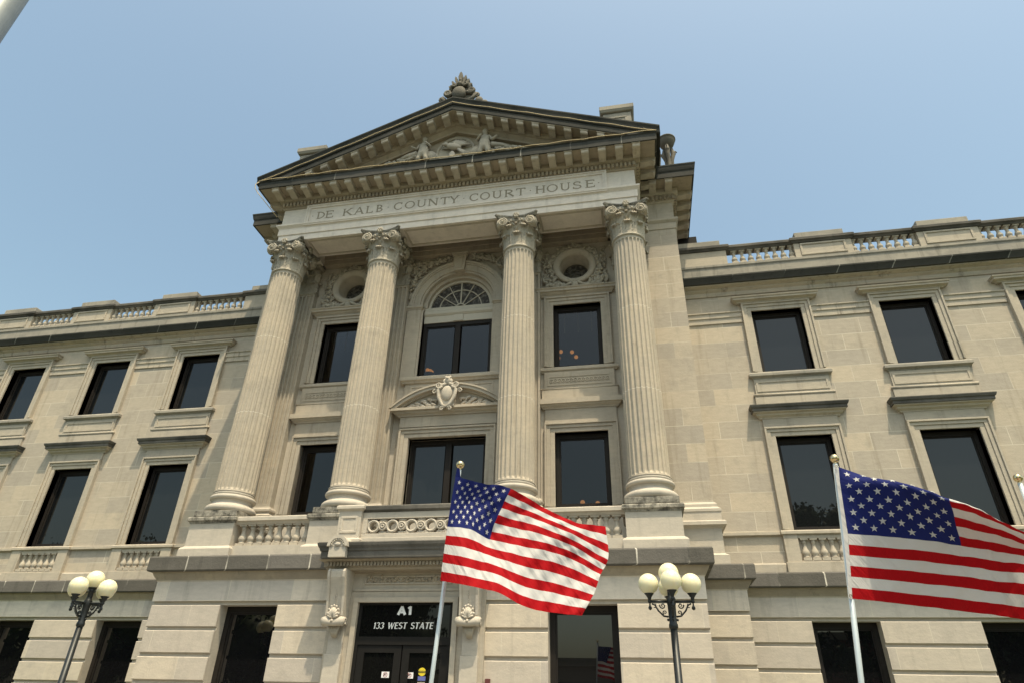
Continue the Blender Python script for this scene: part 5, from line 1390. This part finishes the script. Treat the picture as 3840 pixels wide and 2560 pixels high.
# across the street: what the windows mirror
def shop(x0, x1, h, mat, label):
    o = empty('shop_building', ((x0 + x1) / 2, -36, 0)); tag(o, label, 'building', 'buildings across the street')
    L = (x1 - x0) / 2
    b = MB(); b.box(-L, L, -8, 0, 0, h); b.build('wall', mat, o, lift=False)
    b = MB(); b.box(-L - .1, L + .1, -8, .25, h, h + .5); b.build('cornice', 'tan_facade', o, lift=False)
    b = MB()
    for i in range(3): b.box(-L + .6 + i * (2 * L - 1) / 3, -L + .4 + (i + .85) * (2 * L - 1) / 3, .01, .05, .5, 3)
    b.build('shop_window', 'shop_dark', o, lift=False)
    b = MB()
    for i in range(5): x = -L + (i + .5) * 2 * L / 5; b.box(x - .5, x + .5, .01, .06, 4.6, 6.4) if h > 7 else None
    if b.v: b.build('upper_window', 'shop_dark', o, lift=False)
shop(-7, 7.5, 4.0, 'tan_facade', 'low tan shop mirrored in the ground floor window right of the door')
shop(7.9, 24, 6.2, 'brick_facade', 'brick shop building mirrored beside the low tan shop')
def tree(x, y, h, r, label, seed):
    rnd = random.Random(seed)
    o = empty('street_tree', (x, y, 0)); tag(o, label, 'tree', 'street trees mirrored in the windows')
    b = MB(); b.tube([(0, 0, 0), (.1, 0, h * .25), (0, .1, h * .5), (.1, 0, h * .8)], [.28, .2, .15, .05], 10)
    for k in range(9):
        a = k * 2.4; z = h * (.3 + .05 * k); b.tube([(0, 0, z), (r * .4 * math.cos(a), r * .4 * math.sin(a), z + r * .25), (r * .75 * math.cos(a), r * .75 * math.sin(a), z + r * .5)], [.1, .06, .02], 6)
    b.build('trunk', 'bark', o, lift=False)
    b = MB(); cs = []
    for k in range(26):
        a = rnd.uniform(0, 6.28); q = rnd.random() ** .5; z = h * .62 + rnd.uniform(-.32, .36) * h; rr = r * (1 - ((z - h * .6) / (h * .45)) ** 2) ** .5 * q
        cs.append((rr * math.cos(a), rr * math.sin(a), z))
    for c in cs: b.ball(c, r * .26, 8, 6)
    for i in range(13000):
        c = rnd.choice(cs); d = Vector((rnd.gauss(0, 1), rnd.gauss(0, 1), rnd.gauss(0, 1))).normalized() * rnd.random() ** .33 * r * .36
        p_ = Vector(c) + d; s_ = rnd.uniform(.10, .2); e = Euler((rnd.uniform(0, 6), rnd.uniform(0, 6), rnd.uniform(0, 6))).to_matrix()
        b.add([p_ + e @ Vector(v) for v in ((-s_, 0, 0), (0, -s_ * .6, 0), (s_, 0, 0), (0, s_ * .6, 0))], [(0, 1, 2, 3)])
    b.build('crown', 'leaf_green', o, lift=False)
for tx, ty, th, tr_, lab in ((-13, -29, 10.5, 5.5, 'leafy tree across the street mirrored in the entrance doors'), (-22, -30, 11, 6.5, 'broad leafy tree mirrored in the ground floor window left of the door'), (-33, -30, 11, 7, 'leafy tree mirrored in the ground floor windows of the left wing'),
        (-44, -31, 11, 7.5, 'leafy tree furthest left across the street'), (17, -28.5, 13.0, 3.6, 'leafy tree mirrored at the foot of the second floor window on the right wing'), (27, -29, 11, 5.5, 'leafy tree mirrored in the far right ground floor window')):
    tree(tx, ty, th, tr_, lab, int(tx * 3 + 500))

# ------------------------------------------------------------------ LIGHT, SKY, CAMERA
SD = Vector((.60, -1.0, 3.05)).normalized()
el = math.asin(SD.z); az = math.atan2(SD.x, SD.y)
w = bpy.data.worlds.new('World'); scn.world = w; w.use_nodes = True
nt = w.node_tree; bg = nt.nodes['Background']
sky = nt.nodes.new('ShaderNodeTexSky'); sky.sky_type = 'NISHITA'; sky.sun_disc = False; sky.sun_elevation = el; sky.sun_rotation = az
sky.air_density = 1.3; sky.dust_density = 5.5; sky.ozone_density = 1.5; sky.altitude = 250
wb = nt.nodes.new('ShaderNodeMix'); wb.data_type = 'RGBA'; wb.blend_type = 'MULTIPLY'; wb.inputs[0].default_value = 1; wb.inputs[7].default_value = (1.05, 1.095, .935, 1)
nt.links.new(sky.outputs[0], wb.inputs[6]); nt.links.new(wb.outputs[2], bg.inputs[0]); bg.inputs[1].default_value = .15
sl = bpy.data.lights.new('sun', 'SUN'); sl.energy = 3.45; sl.angle = R(.6); sl.color = (1, .855, .62)
so = bpy.data.objects.new('sun', sl); col.objects.link(so); so.rotation_euler = SD.to_track_quat('Z', 'Y').to_euler(); so.location = (10, -20, 40)
cd = bpy.data.cameras.new('camera'); cam = bpy.data.objects.new('camera', cd); col.objects.link(cam)
cd.sensor_width = 36; cd.lens = 36 * F_ / 3840; cd.clip_end = 3000; cd.clip_start = .05
mw = Matrix((AR, AU, -AF)).transposed().to_4x4(); mw.translation = CAM; cam.matrix_world = mw
scn.camera = cam
scn.view_settings.view_transform = 'Standard'; scn.view_settings.look = 'None'; scn.view_settings.exposure = .53; scn.view_settings.gamma = 1
scn.cycles.max_bounces = 6
